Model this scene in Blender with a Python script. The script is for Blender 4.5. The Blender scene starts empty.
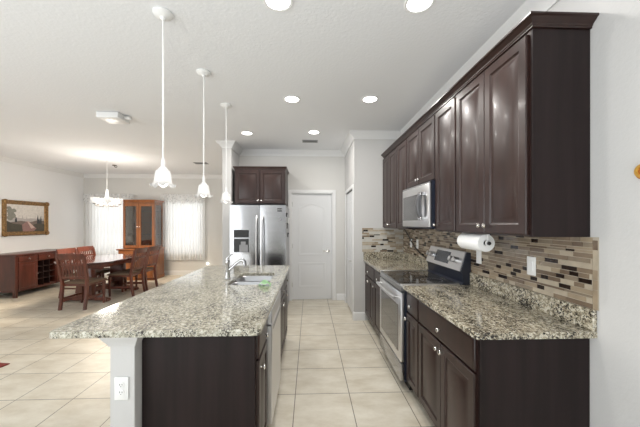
import bpy, bmesh, math, random
from mathutils import Vector, Matrix
from mathutils.geometry import tessellate_polygon
random.seed(7)
PI = math.pi
sc = bpy.context.scene
COL = sc.collection

# ------------------------------------------------------------------ camera
FPX, CX, VPX, HORIZON = 290.0, 320.0, 309.6, 223.3
YAW = math.atan((CX - VPX) / FPX)
cam_d = bpy.data.cameras.new('camera')
cam_d.sensor_width = 36.0
cam_d.sensor_fit = 'HORIZONTAL'
cam_d.lens = 36.0 * FPX / 640.0
cam_d.shift_y = (HORIZON - 213.5) / 640.0
cam_d.clip_start = 0.05
cam = bpy.data.objects.new('camera', cam_d)
COL.objects.link(cam)
cam.location = (0, 0, 1.48)
cam.rotation_euler = (PI / 2, 0, -YAW)
sc.camera = cam

# ------------------------------------------------------------------ world, light, exposure
sc.view_settings.view_transform = 'Standard'
sc.view_settings.look = 'None'
sc.view_settings.exposure = 0.07
sc.view_settings.gamma = 1.0
sc.view_settings.use_curve_mapping = False
w = bpy.data.worlds.new('daylight')
sc.world = w
w.use_nodes = True
w.node_tree.nodes['Background'].inputs[0].default_value = (0.97, 0.985, 1.0, 1)
w.node_tree.nodes['Background'].inputs[1].default_value = 0.75


def area(name, loc, rot, sx, sy, power, color=(1, 1, 1), shape='RECTANGLE', parent=None):
    l = bpy.data.lights.new(name, 'AREA')
    l.shape = shape
    l.size = sx
    if shape == 'RECTANGLE':
        l.size_y = sy
    l.energy = power
    l.color = color
    o = bpy.data.objects.new(name, l)
    COL.objects.link(o)
    o.location = loc
    o.rotation_euler = rot
    if parent:
        o.parent = parent
    return o


# daylight outside the two dining windows, and the left opening; rear and low lamps are added fills
area('window_daylight', (-5.6, 8.85, 1.45), (-PI / 2, 0, 0), 1.1, 1.5, 12, (1, 0.985, 0.96))
area('window_daylight', (-3.55, 8.85, 1.45), (-PI / 2, 0, 0), 1.1, 1.5, 12, (1, 0.985, 0.96))
area('rear_fill', (-5.3, -5.9, 1.15), (PI / 2 + 0.2, 0, 0), 1.6, 2.0, 60, (0.93, 0.965, 1))  # unseen lamp added in an assumed rear opening to brighten the room
area('living_daylight', (-6.3, -1.6, 1.15), (0, -PI / 2 - 0.25, 0), 2.0, 3.2, 115, (0.93, 0.965, 1))
area('ceiling_fill', (-2.6, -2.2, 0.3), (PI, 0, 0), 6.5, 3.8, 200, (0.88, 0.945, 1))  # added upward fill lighting the ceiling, no real source there

# ------------------------------------------------------------------ materials
M = {}


def nt(name):
    m = bpy.data.materials.new(name)
    m.use_nodes = True
    t = m.node_tree
    return m, t, t.nodes['Principled BSDF']


def mat(name, col, rough=0.5, metal=0.0, coat=0.0, spec=0.5, emit=None, estr=0.0, bump=0.0, bscale=80.0, var=0.0, vscale=(3, 3, 3), trans=0.0):
    m, t, b = nt(name)
    b.inputs['Base Color'].default_value = (*col, 1)
    b.inputs['Roughness'].default_value = rough
    b.inputs['Metallic'].default_value = metal
    b.inputs['Coat Weight'].default_value = coat
    b.inputs['Coat Roughness'].default_value = 0.12
    b.inputs['Specular IOR Level'].default_value = spec
    b.inputs['Transmission Weight'].default_value = trans
    if emit:
        b.inputs['Emission Color'].default_value = (*emit, 1)
        b.inputs['Emission Strength'].default_value = estr
    if name.startswith('paint_'):
        var = 0.1
    if bump or var:
        tc = t.nodes.new('ShaderNodeTexCoord')
    if bump:
        n = t.nodes.new('ShaderNodeTexNoise')
        n.inputs['Scale'].default_value = bscale
        n.inputs['Detail'].default_value = 3
        t.links.new(tc.outputs['Object'], n.inputs['Vector'])
        bp = t.nodes.new('ShaderNodeBump')
        bp.inputs['Strength'].default_value = bump
        bp.inputs['Distance'].default_value = 0.004
        t.links.new(n.outputs['Fac'], bp.inputs['Height'])
        t.links.new(bp.outputs['Normal'], b.inputs['Normal'])
    if var:
        mp = t.nodes.new('ShaderNodeMapping')
        mp.inputs['Scale'].default_value = vscale
        t.links.new(tc.outputs['Object'], mp.inputs['Vector'])
        n2 = t.nodes.new('ShaderNodeTexNoise')
        n2.inputs['Scale'].default_value = 1.0
        n2.inputs['Detail'].default_value = 5
        t.links.new(mp.outputs['Vector'], n2.inputs['Vector'])
        r = t.nodes.new('ShaderNodeValToRGB')
        r.color_ramp.elements[0].position = 0.3
        r.color_ramp.elements[1].position = 0.7
        r.color_ramp.elements[0].color = (*[c * (1 - var) for c in col], 1)
        r.color_ramp.elements[1].color = (*[min(1, c * (1 + var)) for c in col], 1)
        t.links.new(n2.outputs['Fac'], r.inputs['Fac'])
        t.links.new(r.outputs['Color'], b.inputs['Base Color'])
    M[name] = m
    return m


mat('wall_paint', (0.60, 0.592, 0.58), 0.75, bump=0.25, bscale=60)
mat('wall_paint_lit', (0.86, 0.865, 0.87), 0.75, bump=0.25, bscale=60)  # same wall paint, lightened in place of stronger light on the left wall
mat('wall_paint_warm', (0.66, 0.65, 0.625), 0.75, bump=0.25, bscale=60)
mat('ceiling_paint', (0.84, 0.85, 0.865), 0.9, bump=0.5, bscale=45)
mat('trim_white', (0.78, 0.78, 0.775), 0.4)
mat('door_white', (0.76, 0.765, 0.77), 0.4)
mat('espresso', (0.025, 0.0108, 0.0085), 0.36, coat=0.05, spec=0.42, var=0.35, vscale=(14, 14, 1.2))
mat('espresso_panel', (0.017, 0.0105, 0.0105), 0.45, spec=0.22, var=0.35, vscale=(18, 18, 1.0))
mat('toe_black', (0.012, 0.010, 0.010), 0.6)
mat('nickel', (0.75, 0.73, 0.70), 0.18, metal=1.0)
mat('stainless', (0.43, 0.43, 0.44), 0.2, metal=1.0, var=0.08, vscale=(2, 2, 160))
mat('stainless_light', (0.74, 0.74, 0.75), 0.32, metal=1.0)
mat('sink_steel', (0.45, 0.45, 0.46), 0.3, metal=1.0)
mat('chrome', (0.55, 0.55, 0.56), 0.08, metal=1.0)
mat('black_glass', (0.008, 0.008, 0.009), 0.04, coat=0.5)
mat('oven_glass', (0.030, 0.028, 0.028), 0.05, coat=0.6)
mat('black_plastic', (0.015, 0.015, 0.016), 0.4)
mat('range_side', (0.018, 0.022, 0.036), 0.35)
mat('grey_dark', (0.09, 0.09, 0.095), 0.3)
mat('grey_plastic', (0.30, 0.30, 0.31), 0.4)
mat('fridge_side', (0.42, 0.42, 0.43), 0.5)
mat('white_plastic', (0.85, 0.85, 0.84), 0.35)
mat('white_metal', (0.86, 0.86, 0.85), 0.3)
mat('slot_dark', (0.10, 0.10, 0.10), 0.6)
mat('paper', (0.88, 0.88, 0.87), 0.9, bump=0.3, bscale=150)
mat('cherry', (0.115, 0.030, 0.016), 0.33, coat=0.3, var=0.35, vscale=(12, 12, 1.5))
mat('cherry_top', (0.060, 0.020, 0.013), 0.12, coat=0.6, var=0.3, vscale=(12, 1.5, 12))
mat('oak', (0.27, 0.095, 0.030), 0.38, coat=0.25, var=0.3, vscale=(14, 14, 1.4))
mat('oak_dark', (0.10, 0.038, 0.016), 0.5)
mat('sideboard_wood', (0.070, 0.018, 0.012), 0.35, coat=0.25, var=0.35, vscale=(9, 9, 1.5))
mat('sideboard_dark', (0.018, 0.007, 0.006), 0.5)
mat('seat_fabric', (0.17, 0.115, 0.075), 0.9, bump=0.4, bscale=200)
mat('gilt', (0.27, 0.155, 0.06), 0.42, metal=0.55, bump=1.0, bscale=70, var=0.45, vscale=(30, 30, 30))
mat('rug_red', (0.19, 0.024, 0.018), 0.95, bump=0.5, bscale=200)
mat('ornament_wood', (0.42, 0.13, 0.02), 0.4)
mat('ornament_gold', (0.65, 0.38, 0.08), 0.35, metal=0.5)
mat('cloth_green', (0.55, 0.80, 0.50), 0.9)
mat('cloth_white', (0.80, 0.82, 0.80), 0.9)
mat('lamp_lens', (1, 1, 1), 0.5, emit=(1, 0.98, 0.95), estr=9.0)
mat('bulb', (1, 1, 1), 0.5, emit=(1, 0.95, 0.88), estr=3.2)
mat('night_glow', (1, 1, 1), 0.5, emit=(1, 0.96, 0.85), estr=8.0)
mat('cord_black', (0.02, 0.018, 0.018), 0.5)
mat('display', (0.035, 0.040, 0.050), 0.12)
mat('bronze', (0.16, 0.14, 0.12), 0.35, metal=0.8)
mat('vent_dark', (0.22, 0.22, 0.22), 0.6)
for n, c in (('paint_sky', (0.72, 0.68, 0.63)), ('paint_haze', (0.50, 0.46, 0.44)), ('paint_field', (0.20, 0.155, 0.13)), ('paint_bush', (0.085, 0.075, 0.055)),
             ('paint_leaf', (0.26, 0.26, 0.22)), ('paint_tree', (0.045, 0.05, 0.055)), ('paint_path', (0.62, 0.46, 0.40)), ('paint_rose', (0.33, 0.19, 0.17))):
    mat(n, c, 0.6, var=0.25, vscale=(25, 25, 25))
MOS = []
for i, (c, r) in enumerate((((0.205, 0.150, 0.100), 0.25), ((0.32, 0.25, 0.17), 0.35), ((0.150, 0.105, 0.070), 0.22), ((0.43, 0.365, 0.275), 0.4), ((0.020, 0.012, 0.009), 0.15), ((0.245, 0.195, 0.14), 0.2))):
    MOS.append(mat('mosaic_%s' % 'abcdef'[i], c, r, coat=0.0 if i == 4 else 0.25, spec=0.3 if i == 4 else 0.5, var=0.12, vscale=(20, 20, 20)))
mat('mosaic_glare', (0.56, 0.54, 0.49), 0.2, coat=0.4, var=0.08, vscale=(20, 20, 20))  # pale tile and grout colours imitate window glare on the closet wall
mat('mosaic_grout_glare', (0.55, 0.53, 0.49), 0.8)
mat('mosaic_grout', (0.45, 0.39, 0.31), 0.85)


def glassy(name, tint, mix, rough=0.02):
    m, t, b = nt(name)
    t.nodes.remove(b)
    tr = t.nodes.new('ShaderNodeBsdfTransparent')
    tr.inputs[0].default_value = (*tint, 1)
    gl = t.nodes.new('ShaderNodeBsdfGlossy')
    gl.inputs['Roughness'].default_value = rough
    mx = t.nodes.new('ShaderNodeMixShader')
    mx.inputs[0].default_value = mix
    t.links.new(tr.outputs[0], mx.inputs[1])
    t.links.new(gl.outputs[0], mx.inputs[2])
    t.links.new(mx.outputs[0], t.nodes['Material Output'].inputs[0])
    M[name] = m


glassy('pane_glass', (0.97, 0.98, 0.98), 0.07)
glassy('cabinet_glass', (0.62, 0.60, 0.57), 0.12, 0.05)


def sheer(name, transp, lace=False):
    m, t, b = nt(name)
    t.nodes.remove(b)
    tr = t.nodes.new('ShaderNodeBsdfTransparent')
    tl = t.nodes.new('ShaderNodeBsdfTranslucent')
    df = t.nodes.new('ShaderNodeBsdfDiffuse')
    tl.inputs[0].default_value = (0.92, 0.92, 0.92, 1)
    df.inputs[0].default_value = (0.86, 0.86, 0.855, 1)
    m1 = t.nodes.new('ShaderNodeMixShader')
    m1.inputs[0].default_value = 0.5
    t.links.new(tl.outputs[0], m1.inputs[1])
    t.links.new(df.outputs[0], m1.inputs[2])
    m2 = t.nodes.new('ShaderNodeMixShader')
    m2.inputs[0].default_value = 1 - transp
    t.links.new(tr.outputs[0], m2.inputs[1])
    t.links.new(m1.outputs[0], m2.inputs[2])
    if lace:
        tc = t.nodes.new('ShaderNodeTexCoord')
        v = t.nodes.new('ShaderNodeTexVoronoi')
        v.inputs['Scale'].default_value = 22
        t.links.new(tc.outputs['Object'], v.inputs['Vector'])
        r = t.nodes.new('ShaderNodeValToRGB')
        r.color_ramp.elements[0].position = 0.30
        r.color_ramp.elements[0].color = (0.62, 0.62, 0.62, 1)
        r.color_ramp.elements[1].position = 0.42
        r.color_ramp.elements[1].color = (0.86, 0.86, 0.855, 1)
        t.links.new(v.outputs['Distance'], r.inputs['Fac'])
        t.links.new(r.outputs['Color'], df.inputs[0])
        t.links.new(r.outputs['Color'], tl.inputs[0])
    t.links.new(m2.outputs[0], t.nodes['Material Output'].inputs[0])
    M[name] = m


sheer('sheer', 0.10)
sheer('lace', 0.12, True)


def shade_glass():
    m, t, b = nt('frosted_shade')
    b.inputs['Base Color'].default_value = (0.78, 0.78, 0.78, 1)
    b.inputs['Roughness'].default_value = 0.25
    b.inputs['Emission Color'].default_value = (1, 0.97, 0.93, 1)
    b.inputs['Emission Strength'].default_value = 0.10
    tl = t.nodes.new('ShaderNodeBsdfTranslucent')
    tl.inputs[0].default_value = (0.72, 0.72, 0.72, 1)
    mx = t.nodes.new('ShaderNodeMixShader')
    mx.inputs[0].default_value = 0.5
    t.links.new(b.outputs[0], mx.inputs[1])
    t.links.new(tl.outputs[0], mx.inputs[2])
    t.links.new(mx.outputs[0], t.nodes['Material Output'].inputs[0])
    M['frosted_shade'] = m


shade_glass()


def ramp(t, pts):
    r = t.nodes.new('ShaderNodeValToRGB')
    e = r.color_ramp.elements
    while len(e) < len(pts):
        e.new(0.5)
    for k, (p, c) in enumerate(pts):
        e[k].position = p
        e[k].color = (*c, 1)
    return r


def granite(name, cols, dark=0.5, scale=1.0):
    m, t, b = nt(name)
    L = t.links
    tc = t.nodes.new('ShaderNodeTexCoord')
    mp = t.nodes.new('ShaderNodeMapping')
    mp.inputs['Rotation'].default_value = (0, 0, 0.5)
    mp.inputs['Scale'].default_value = (1.0, 0.72, 1.0)
    L.new(tc.outputs['Object'], mp.inputs['Vector'])

    def noise(s, d, dist=0.0, ro=0.6):
        n = t.nodes.new('ShaderNodeTexNoise')
        n.inputs['Scale'].default_value = s * scale
        n.inputs['Detail'].default_value = d
        n.inputs['Roughness'].default_value = ro
        n.inputs['Distortion'].default_value = dist
        L.new(mp.outputs['Vector'], n.inputs['Vector'])
        return n
    a = noise(42, 5, 0.6)
    ra = ramp(t, [(0.33, cols[0]), (0.47, cols[1]), (0.56, cols[2]), (0.68, cols[3])])
    L.new(a.outputs['Fac'], ra.inputs['Fac'])
    d = noise(75, 4, 0.8, 0.7)
    big = noise(7, 2)
    ad = t.nodes.new('ShaderNodeMath')
    ad.operation = 'MULTIPLY_ADD'
    L.new(big.outputs['Fac'], ad.inputs[0])
    ad.inputs[1].default_value = 0.35
    L.new(d.outputs['Fac'], ad.inputs[2])
    rd = ramp(t, [(0.0, (0, 0, 0)), (dark + 0.17, (0, 0, 0)), (dark + 0.22, (1, 1, 1))])
    L.new(ad.outputs[0], rd.inputs['Fac'])
    mx = t.nodes.new('ShaderNodeMixRGB')
    L.new(rd.outputs['Color'], mx.inputs['Fac'])
    L.new(ra.outputs['Color'], mx.inputs['Color1'])
    mx.inputs['Color2'].default_value = (*cols[4], 1)
    L.new(mx.outputs['Color'], b.inputs['Base Color'])
    b.inputs['Roughness'].default_value = 0.10
    b.inputs['Coat Weight'].default_value = 0.3
    b.inputs['Coat Roughness'].default_value = 0.04
    M[name] = m


granite('granite', [(0.20, 0.185, 0.145), (0.40, 0.375, 0.295), (0.56, 0.54, 0.45), (0.66, 0.645, 0.57), (0.04, 0.036, 0.032)], 0.545, 1.45)
granite('granite_dark', [(0.14, 0.115, 0.08), (0.36, 0.315, 0.225), (0.56, 0.515, 0.405), (0.68, 0.645, 0.55), (0.022, 0.018, 0.015)], 0.52, 1.35)


def floor_tile():
    m, t, b = nt('floor_tile')
    L = t.links
    tc = t.nodes.new('ShaderNodeTexCoord')
    mp = t.nodes.new('ShaderNodeMapping')
    mp.inputs['Location'].default_value = (0.123 + 0.467 * 40, -2.517 + 0.438 * 40, 0)
    L.new(tc.outputs['Object'], mp.inputs['Vector'])
    br = t.nodes.new('ShaderNodeTexBrick')
    br.offset = 0.0
    br.squash = 1.0
    br.inputs['Scale'].default_value = 1.0
    br.inputs['Brick Width'].default_value = 0.467
    br.inputs['Row Height'].default_value = 0.438
    br.inputs['Mortar Size'].default_value = 0.0035
    br.inputs['Mortar Smooth'].default_value = 0.1
    br.inputs['Color1'].default_value = (0.66, 0.62, 0.535, 1)
    br.inputs['Color2'].default_value = (0.70, 0.66, 0.575, 1)
    br.inputs['Mortar'].default_value = (0.19, 0.165, 0.135, 1)
    L.new(mp.outputs['Vector'], br.inputs['Vector'])
    m2 = t.nodes.new('ShaderNodeMapping')
    m2.inputs['Scale'].default_value = (1.6, 3.2, 1)
    m2.inputs['Rotation'].default_value = (0, 0, 0.5)
    L.new(tc.outputs['Object'], m2.inputs['Vector'])
    n = t.nodes.new('ShaderNodeTexNoise')
    n.inputs['Scale'].default_value = 2.2
    n.inputs['Detail'].default_value = 7
    n.inputs['Roughness'].default_value = 0.65
    L.new(m2.outputs['Vector'], n.inputs['Vector'])
    r = ramp(t, [(0.3, (0.76, 0.70, 0.60)), (0.7, (1.12, 1.12, 1.10))])
    L.new(n.outputs['Fac'], r.inputs['Fac'])
    mx = t.nodes.new('ShaderNodeMixRGB')
    mx.blend_type = 'MULTIPLY'
    mx.inputs['Fac'].default_value = 0.75
    L.new(br.outputs['Color'], mx.inputs['Color1'])
    L.new(r.outputs['Color'], mx.inputs['Color2'])
    L.new(mx.outputs['Color'], b.inputs['Base Color'])
    b.inputs['Roughness'].default_value = 0.40
    bp = t.nodes.new('ShaderNodeBump')
    bp.inputs['Strength'].default_value = 0.3
    bp.inputs['Distance'].default_value = 0.002
    bp.invert = True
    L.new(br.outputs['Fac'], bp.inputs['Height'])
    L.new(bp.outputs['Normal'], b.inputs['Normal'])
    M['floor_tile'] = m


floor_tile()


# ------------------------------------------------------------------ mesh helpers
def B():
    return bmesh.new()


def box(bm, x0, x1, y0, y1, z0, z1, bev=0.0, seg=1, mi=0):
    if x0 > x1: x0, x1 = x1, x0
    if y0 > y1: y0, y1 = y1, y0
    if z0 > z1: z0, z1 = z1, z0
    v = [bm.verts.new(p) for p in ((x0, y0, z0), (x1, y0, z0), (x1, y1, z0), (x0, y1, z0), (x0, y0, z1), (x1, y0, z1), (x1, y1, z1), (x0, y1, z1))]
    fs = [bm.faces.new([v[i] for i in f]) for f in ((0, 3, 2, 1), (4, 5, 6, 7), (0, 1, 5, 4), (1, 2, 6, 5), (2, 3, 7, 6), (3, 0, 4, 7))]
    for f in fs:
        f.material_index = mi
    if bev > 0:
        es = list({e for f in fs for e in f.edges})
        r = bmesh.ops.bevel(bm, geom=es, offset=min(bev, 0.45 * min(x1 - x0, y1 - y0, z1 - z0)), segments=seg, affect='EDGES', profile=0.5)
        for f in r['faces']:
            f.material_index = mi
    return bm


def prism(bm, pts, y0, y1, axis='y', mi=0):
    """extrude a polygon; pts are (x,z) for axis y, (x,y) for axis z, (y,z) for axis x"""
    def P(a, b, d):
        return {'y': (a, d, b), 'z': (a, b, d), 'x': (d, a, b)}[axis]
    A = [bm.verts.new(P(a, b, y0)) for a, b in pts]
    Bv = [bm.verts.new(P(a, b, y1)) for a, b in pts]
    n = len(pts)
    fs = [bm.faces.new(A), bm.faces.new(Bv[::-1])]
    for i in range(n):
        fs.append(bm.faces.new((A[i], Bv[i], Bv[(i + 1) % n], A[(i + 1) % n])))
    for f in fs:
        f.material_index = mi
    return bm


def lathe(bm, prof, c=(0, 0, 0), seg=24, axis='z', mi=0, frill=None):
    rings = []
    for k, (r, h) in enumerate(prof):
        ring = []
        for i in range(seg):
            a = 2 * PI * i / seg
            rr = r
            hh = h
            if frill and k in frill:
                rr = r * (1 + frill[k][0] * math.cos(8 * a))
                hh = h + frill[k][1] * math.cos(8 * a)
            x, y = rr * math.cos(a), rr * math.sin(a)
            p = {'z': (x, y, hh), 'y': (x, hh, y), 'x': (hh, x, y)}[axis]
            ring.append(bm.verts.new((c[0] + p[0], c[1] + p[1], c[2] + p[2])))
        rings.append(ring)
    for a, b in zip(rings, rings[1:]):
        for i in range(seg):
            f = bm.faces.new((a[i], a[(i + 1) % seg], b[(i + 1) % seg], b[i]))
            f.material_index = mi
    for ring, (r, h) in ((rings[0], prof[0]), (rings[-1], prof[-1])):
        if r > 1e-5:
            if frill is None:
                f = bm.faces.new(ring)
                f.material_index = mi
    return bm


def tube(bm, pts, r, seg=10, mi=0):
    pts = [Vector(p) for p in pts]
    rs = r if isinstance(r, (list, tuple)) else [r] * len(pts)
    rings = []
    t0 = (pts[1] - pts[0]).normalized()
    up = Vector((0, 0, 1)) if abs(t0.z) < 0.9 else Vector((1, 0, 0))
    nrm = t0.cross(up).normalized()
    for i, p in enumerate(pts):
        t = (pts[min(i + 1, len(pts) - 1)] - pts[max(i - 1, 0)]).normalized()
        nrm = (nrm - t * nrm.dot(t)).normalized()
        bn = t.cross(nrm)
        rings.append([bm.verts.new(p + (nrm * math.cos(2 * PI * k / seg) + bn * math.sin(2 * PI * k / seg)) * rs[i]) for k in range(seg)])
    for a, b in zip(rings, rings[1:]):
        for k in range(seg):
            bm.faces.new((a[k], a[(k + 1) % seg], b[(k + 1) % seg], b[k])).material_index = mi
    bm.faces.new(rings[0][::-1]).material_index = mi
    bm.faces.new(rings[-1]).material_index = mi
    return bm


def offset_poly(pts, d):
    n = len(pts)
    out = []
    for i in range(n):
        p0, p1, p2 = Vector(pts[i - 1]), Vector(pts[i]), Vector(pts[(i + 1) % n])
        e1, e2 = (p1 - p0).normalized(), (p2 - p1).normalized()
        n1, n2 = Vector((-e1.y, e1.x)), Vector((-e2.y, e2.x))
        m = (n1 + n2)
        m = m / max(1e-6, m.dot(n1))
        out.append((p1.x + m.x * d, p1.y + m.y * d))
    return out


def rings(bm, outline, steps, mi=0, back=True):
    """concentric rings of a CCW outline in the xz plane (front faces -y): steps are (inset, y)"""
    loops = []
    for d, y in steps:
        loops.append([bm.verts.new((a, y, b)) for a, b in offset_poly(outline, d)])
    n = len(outline)
    for A, C in zip(loops, loops[1:]):
        for i in range(n):
            bm.faces.new((A[i], A[(i + 1) % n], C[(i + 1) % n], C[i])).material_index = mi
    bm.faces.new(loops[-1]).material_index = mi
    if back:
        bm.faces.new(loops[0][::-1]).material_index = mi
    return bm


def rect(x0, x1, z0, z1):
    return [(x0, z0), (x1, z0), (x1, z1), (x0, z1)]


def sweep(bm, prof, path, side=1, mi=0, closed=False):
    """profile (out, z) swept along a 2-D path; out is measured to the left (side=1) of travel"""
    n = len(path)
    loops = []
    for i in range(n):
        p = Vector(path[i])
        a = Vector(path[i]) - Vector(path[i - 1]) if (i > 0 or closed) else None
        b = Vector(path[(i + 1) % n]) - Vector(path[i]) if (i < n - 1 or closed) else None
        a = (a or b).normalized()
        b = (b or a).normalized()
        n1, n2 = Vector((-a.y, a.x)) * side, Vector((-b.y, b.x)) * side
        m = n1 + n2
        m = m / max(1e-6, m.dot(n1))
        loops.append([bm.verts.new((p.x + m.x * o, p.y + m.y * o, z)) for o, z in prof])
    k = len(prof)
    for i in range(n if closed else n - 1):
        A, C = loops[i], loops[(i + 1) % n]
        for j in range(k):
            bm.faces.new((A[j], A[(j + 1) % k], C[(j + 1) % k], C[j])).material_index = mi
    if not closed:
        bm.faces.new(loops[0][::-1])
        bm.faces.new(loops[-1])
    return bm


def slab(bm, outer, holes, z0, z1, ch=0.004):
    """horizontal slab of a CCW outline with holes, chamfered upper edge"""
    top = [offset_poly(outer, ch)] + [offset_poly(h, -ch) for h in holes]
    bot = [outer] + holes
    for loops, z, flip in ((top, z1, False), (bot, z0, True)):
        vl = [[bm.verts.new((x, y, z)) for x, y in l] for l in loops]
        flat = [v for l in vl for v in l]
        for tri in tessellate_polygon([[Vector((x, y, 0)) for x, y in l] for l in loops]):
            bm.faces.new([flat[i] for i in tri])
    for l, lt in zip(bot, top):
        A = [bm.verts.new((x, y, z0)) for x, y in l]
        Cc = [bm.verts.new((x, y, z1 - ch)) for x, y in l]
        D = [bm.verts.new((x, y, z1)) for x, y in lt]
        n = len(l)
        for i in range(n):
            j = (i + 1) % n
            bm.faces.new((A[i], A[j], Cc[j], Cc[i]))
            bm.faces.new((Cc[i], Cc[j], D[j], D[i]))
    bmesh.ops.remove_doubles(bm, verts=bm.verts, dist=1e-5)
    return bm


def round_rect(x0, x1, y0, y1, rads, seg=6):
    """CCW; rads for corners (x0y0, x1y0, x1y1, x0y1)"""
    pts = []
    for (cx, cy, sx, sy, r, a0) in ((x0, y0, 1, 1, rads[0], PI), (x1, y0, -1, 1, rads[1], 1.5 * PI), (x1, y1, -1, -1, rads[2], 0), (x0, y1, 1, -1, rads[3], 0.5 * PI)):
        if r <= 0:
            pts.append((cx, cy))
            continue
        for i in range(seg + 1):
            a = a0 + 0.5 * PI * i / seg
            pts.append((cx + sx * r + r * math.cos(a), cy + sy * r + r * math.sin(a)))
    return pts


def obj(name, bm, mats, parent=None, smooth=True, loc=None, label=None):
    bmesh.ops.recalc_face_normals(bm, faces=bm.faces)
    if smooth:
        for f in bm.faces:
            f.smooth = True
        for e in bm.edges:
            if len(e.link_faces) != 2 or e.calc_face_angle(0) > 0.6:
                e.smooth = False
    me = bpy.data.meshes.new(name)
    bm.to_mesh(me)
    bm.free()
    if not isinstance(mats, (list, tuple)):
        mats = [mats]
    for m in mats:
        me.materials.append(M[m] if isinstance(m, str) else m)
    o = bpy.data.objects.new(name, me)
    COL.objects.link(o)
    if parent:
        o.parent = parent
    if loc:
        o.location = loc
    if label:
        o['label'] = label
    return o


def tag(o, label, cat, group=None):
    o['label'] = label
    o['category'] = cat
    if group:
        o['group'] = group
    return o


def thing(name, label, cat, loc=(0, 0, 0), rz=0.0, group=None):
    o = bpy.data.objects.new(name, None)
    o.empty_display_size = 0.1
    COL.objects.link(o)
    o.location = loc
    o.rotation_euler = (0, 0, rz)
    return tag(o, label, cat, group)


def struct(name, bm, m, parent=None):
    o = obj(name, bm, m, parent)
    if parent is None:
        o['kind'] = 'structure'
    return o


def dup(root, loc, rz, label, group=None):
    r = root.copy()
    COL.objects.link(r)
    r.location = loc
    r.rotation_euler = (0, 0, rz)
    r['label'] = label
    if group:
        r['group'] = group
    for ch in list(root.children):
        c = ch.copy()
        COL.objects.link(c)
        c.parent = r
        for g in list(ch.children):
            d = g.copy()
            COL.objects.link(d)
            d.parent = c
    return r


# ------------------------------------------------------------------ the setting
XL, XR, YB, YD, CEIL, YN = -6.4, 1.44, 5.57, 8.45, 2.87, -6.0
XC, YC = 0.68, 4.40            # closet block corner
XS0, XS1, YS = -1.49, -1.335, 5.0   # partition beside the refrigerator


def wall_cells(bm, u0, u1, z0, z1, holes, fn):
    us = sorted({u0, u1, *[h[0] for h in holes], *[h[1] for h in holes]})
    zs = sorted({z0, z1, *[h[2] for h in holes], *[h[3] for h in holes]})
    for a, b in zip(us, us[1:]):
        for c, d in zip(zs, zs[1:]):
            mu, mz = (a + b) / 2, (c + d) / 2
            if any(h[0] < mu < h[1] and h[2] < mz < h[3] for h in holes):
                continue
            fn(bm, a, b, c, d)
    return bm


struct('floor', box(B(), XL - 0.15, XR + 0.15, YN, YD + 0.15, -0.1, 0), 'floor_tile')
struct('ceiling', box(B(), XL - 0.15, XR + 0.15, YN, YD + 0.15, CEIL, CEIL + 0.12), 'ceiling_paint')
struct('wall_rear', wall_cells(B(), XL - 0.15, XR + 0.15, 0, CEIL, [(-6.2, -4.4, 0, 2.15)], lambda bm, a, b, c, d: box(bm, a, b, YN - 0.15, YN, c, d)), 'wall_paint')
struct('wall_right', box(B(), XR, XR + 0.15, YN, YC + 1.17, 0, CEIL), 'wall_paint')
struct('wall_left', wall_cells(B(), YN, YD, 0, CEIL, [(-3.3, 0.1, 0, 2.15)], lambda bm, a, b, c, d: box(bm, XL - 0.15, XL, a, b, c, d)), 'wall_paint_lit')
W1 = (-6.12, -5.08, 0.62, 2.12)
W2 = (-4.07, -3.06, 0.62, 2.12)
struct('wall_dining', wall_cells(B(), XL - 0.15, XS0, 0, CEIL, [W1, W2], lambda bm, a, b, c, d: box(bm, a, b, YD, YD + 0.15, c, d)), 'wall_paint_warm')
struct('wall_partition', box(B(), XS0, XS1, YS, YD + 0.15, 0, CEIL, 0.006), 'wall_paint')
D1 = (-0.35, 0.445, 0.0, 2.06)
struct('wall_back', wall_cells(B(), XS1, XR, 0, CEIL, [D1], lambda bm, a, b, c, d: box(bm, a, b, YB, YB + 0.12, c, d)), 'wall_paint_warm')
D2 = (4.50, 5.36, 0.0, 2.03)
cl = wall_cells(B(), YC + 0.10, YB, 0, CEIL, [D2], lambda bm, a, b, c, d: box(bm, XC, XC + 0.10, a, b, c, d))
box(cl, XC, XR, YC, YC + 0.10, 0, CEIL)
struct('wall_closet', cl, 'wall_paint')

crown = [(0, CEIL), (0, CEIL - 0.105), (0.012, CEIL - 0.105), (0.016, CEIL - 0.09), (0.05, CEIL - 0.05), (0.078, CEIL - 0.022), (0.082, CEIL - 0.008), (0.09, CEIL)]
struct('trim_1', sweep(B(), crown, [(XR, YN), (XR, YC), (XC, YC), (XC, YB), (XS1, YB), (XS1, YS), (XS0, YS), (XS0, YD), (XL, YD), (XL, YN)], 1), 'trim_white')
base = [(0, 0), (0.014, 0), (0.014, 0.10), (0.010, 0.118), (0.004, 0.125), (0, 0.125)]
struct('baseboard_right', sweep(B(), base, [(XR, YN), (XR, 1.405)], 1), 'trim_white')
struct('baseboard_closet', sweep(B(), base, [(0.845, YC), (XC, YC), (XC, 4.49)], 1), 'trim_white')
struct('baseboard_back', sweep(B(), base, [(XC, 5.37), (XC, YB), (0.52, YB)], 1), 'trim_white')
struct('baseboard_partition', sweep(B(), base, [(XS1, YB - .01), (XS1, YS), (XS0, YS), (XS0, YD), (XL, YD), (XL, 0.12)], 1), 'trim_white')

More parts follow.
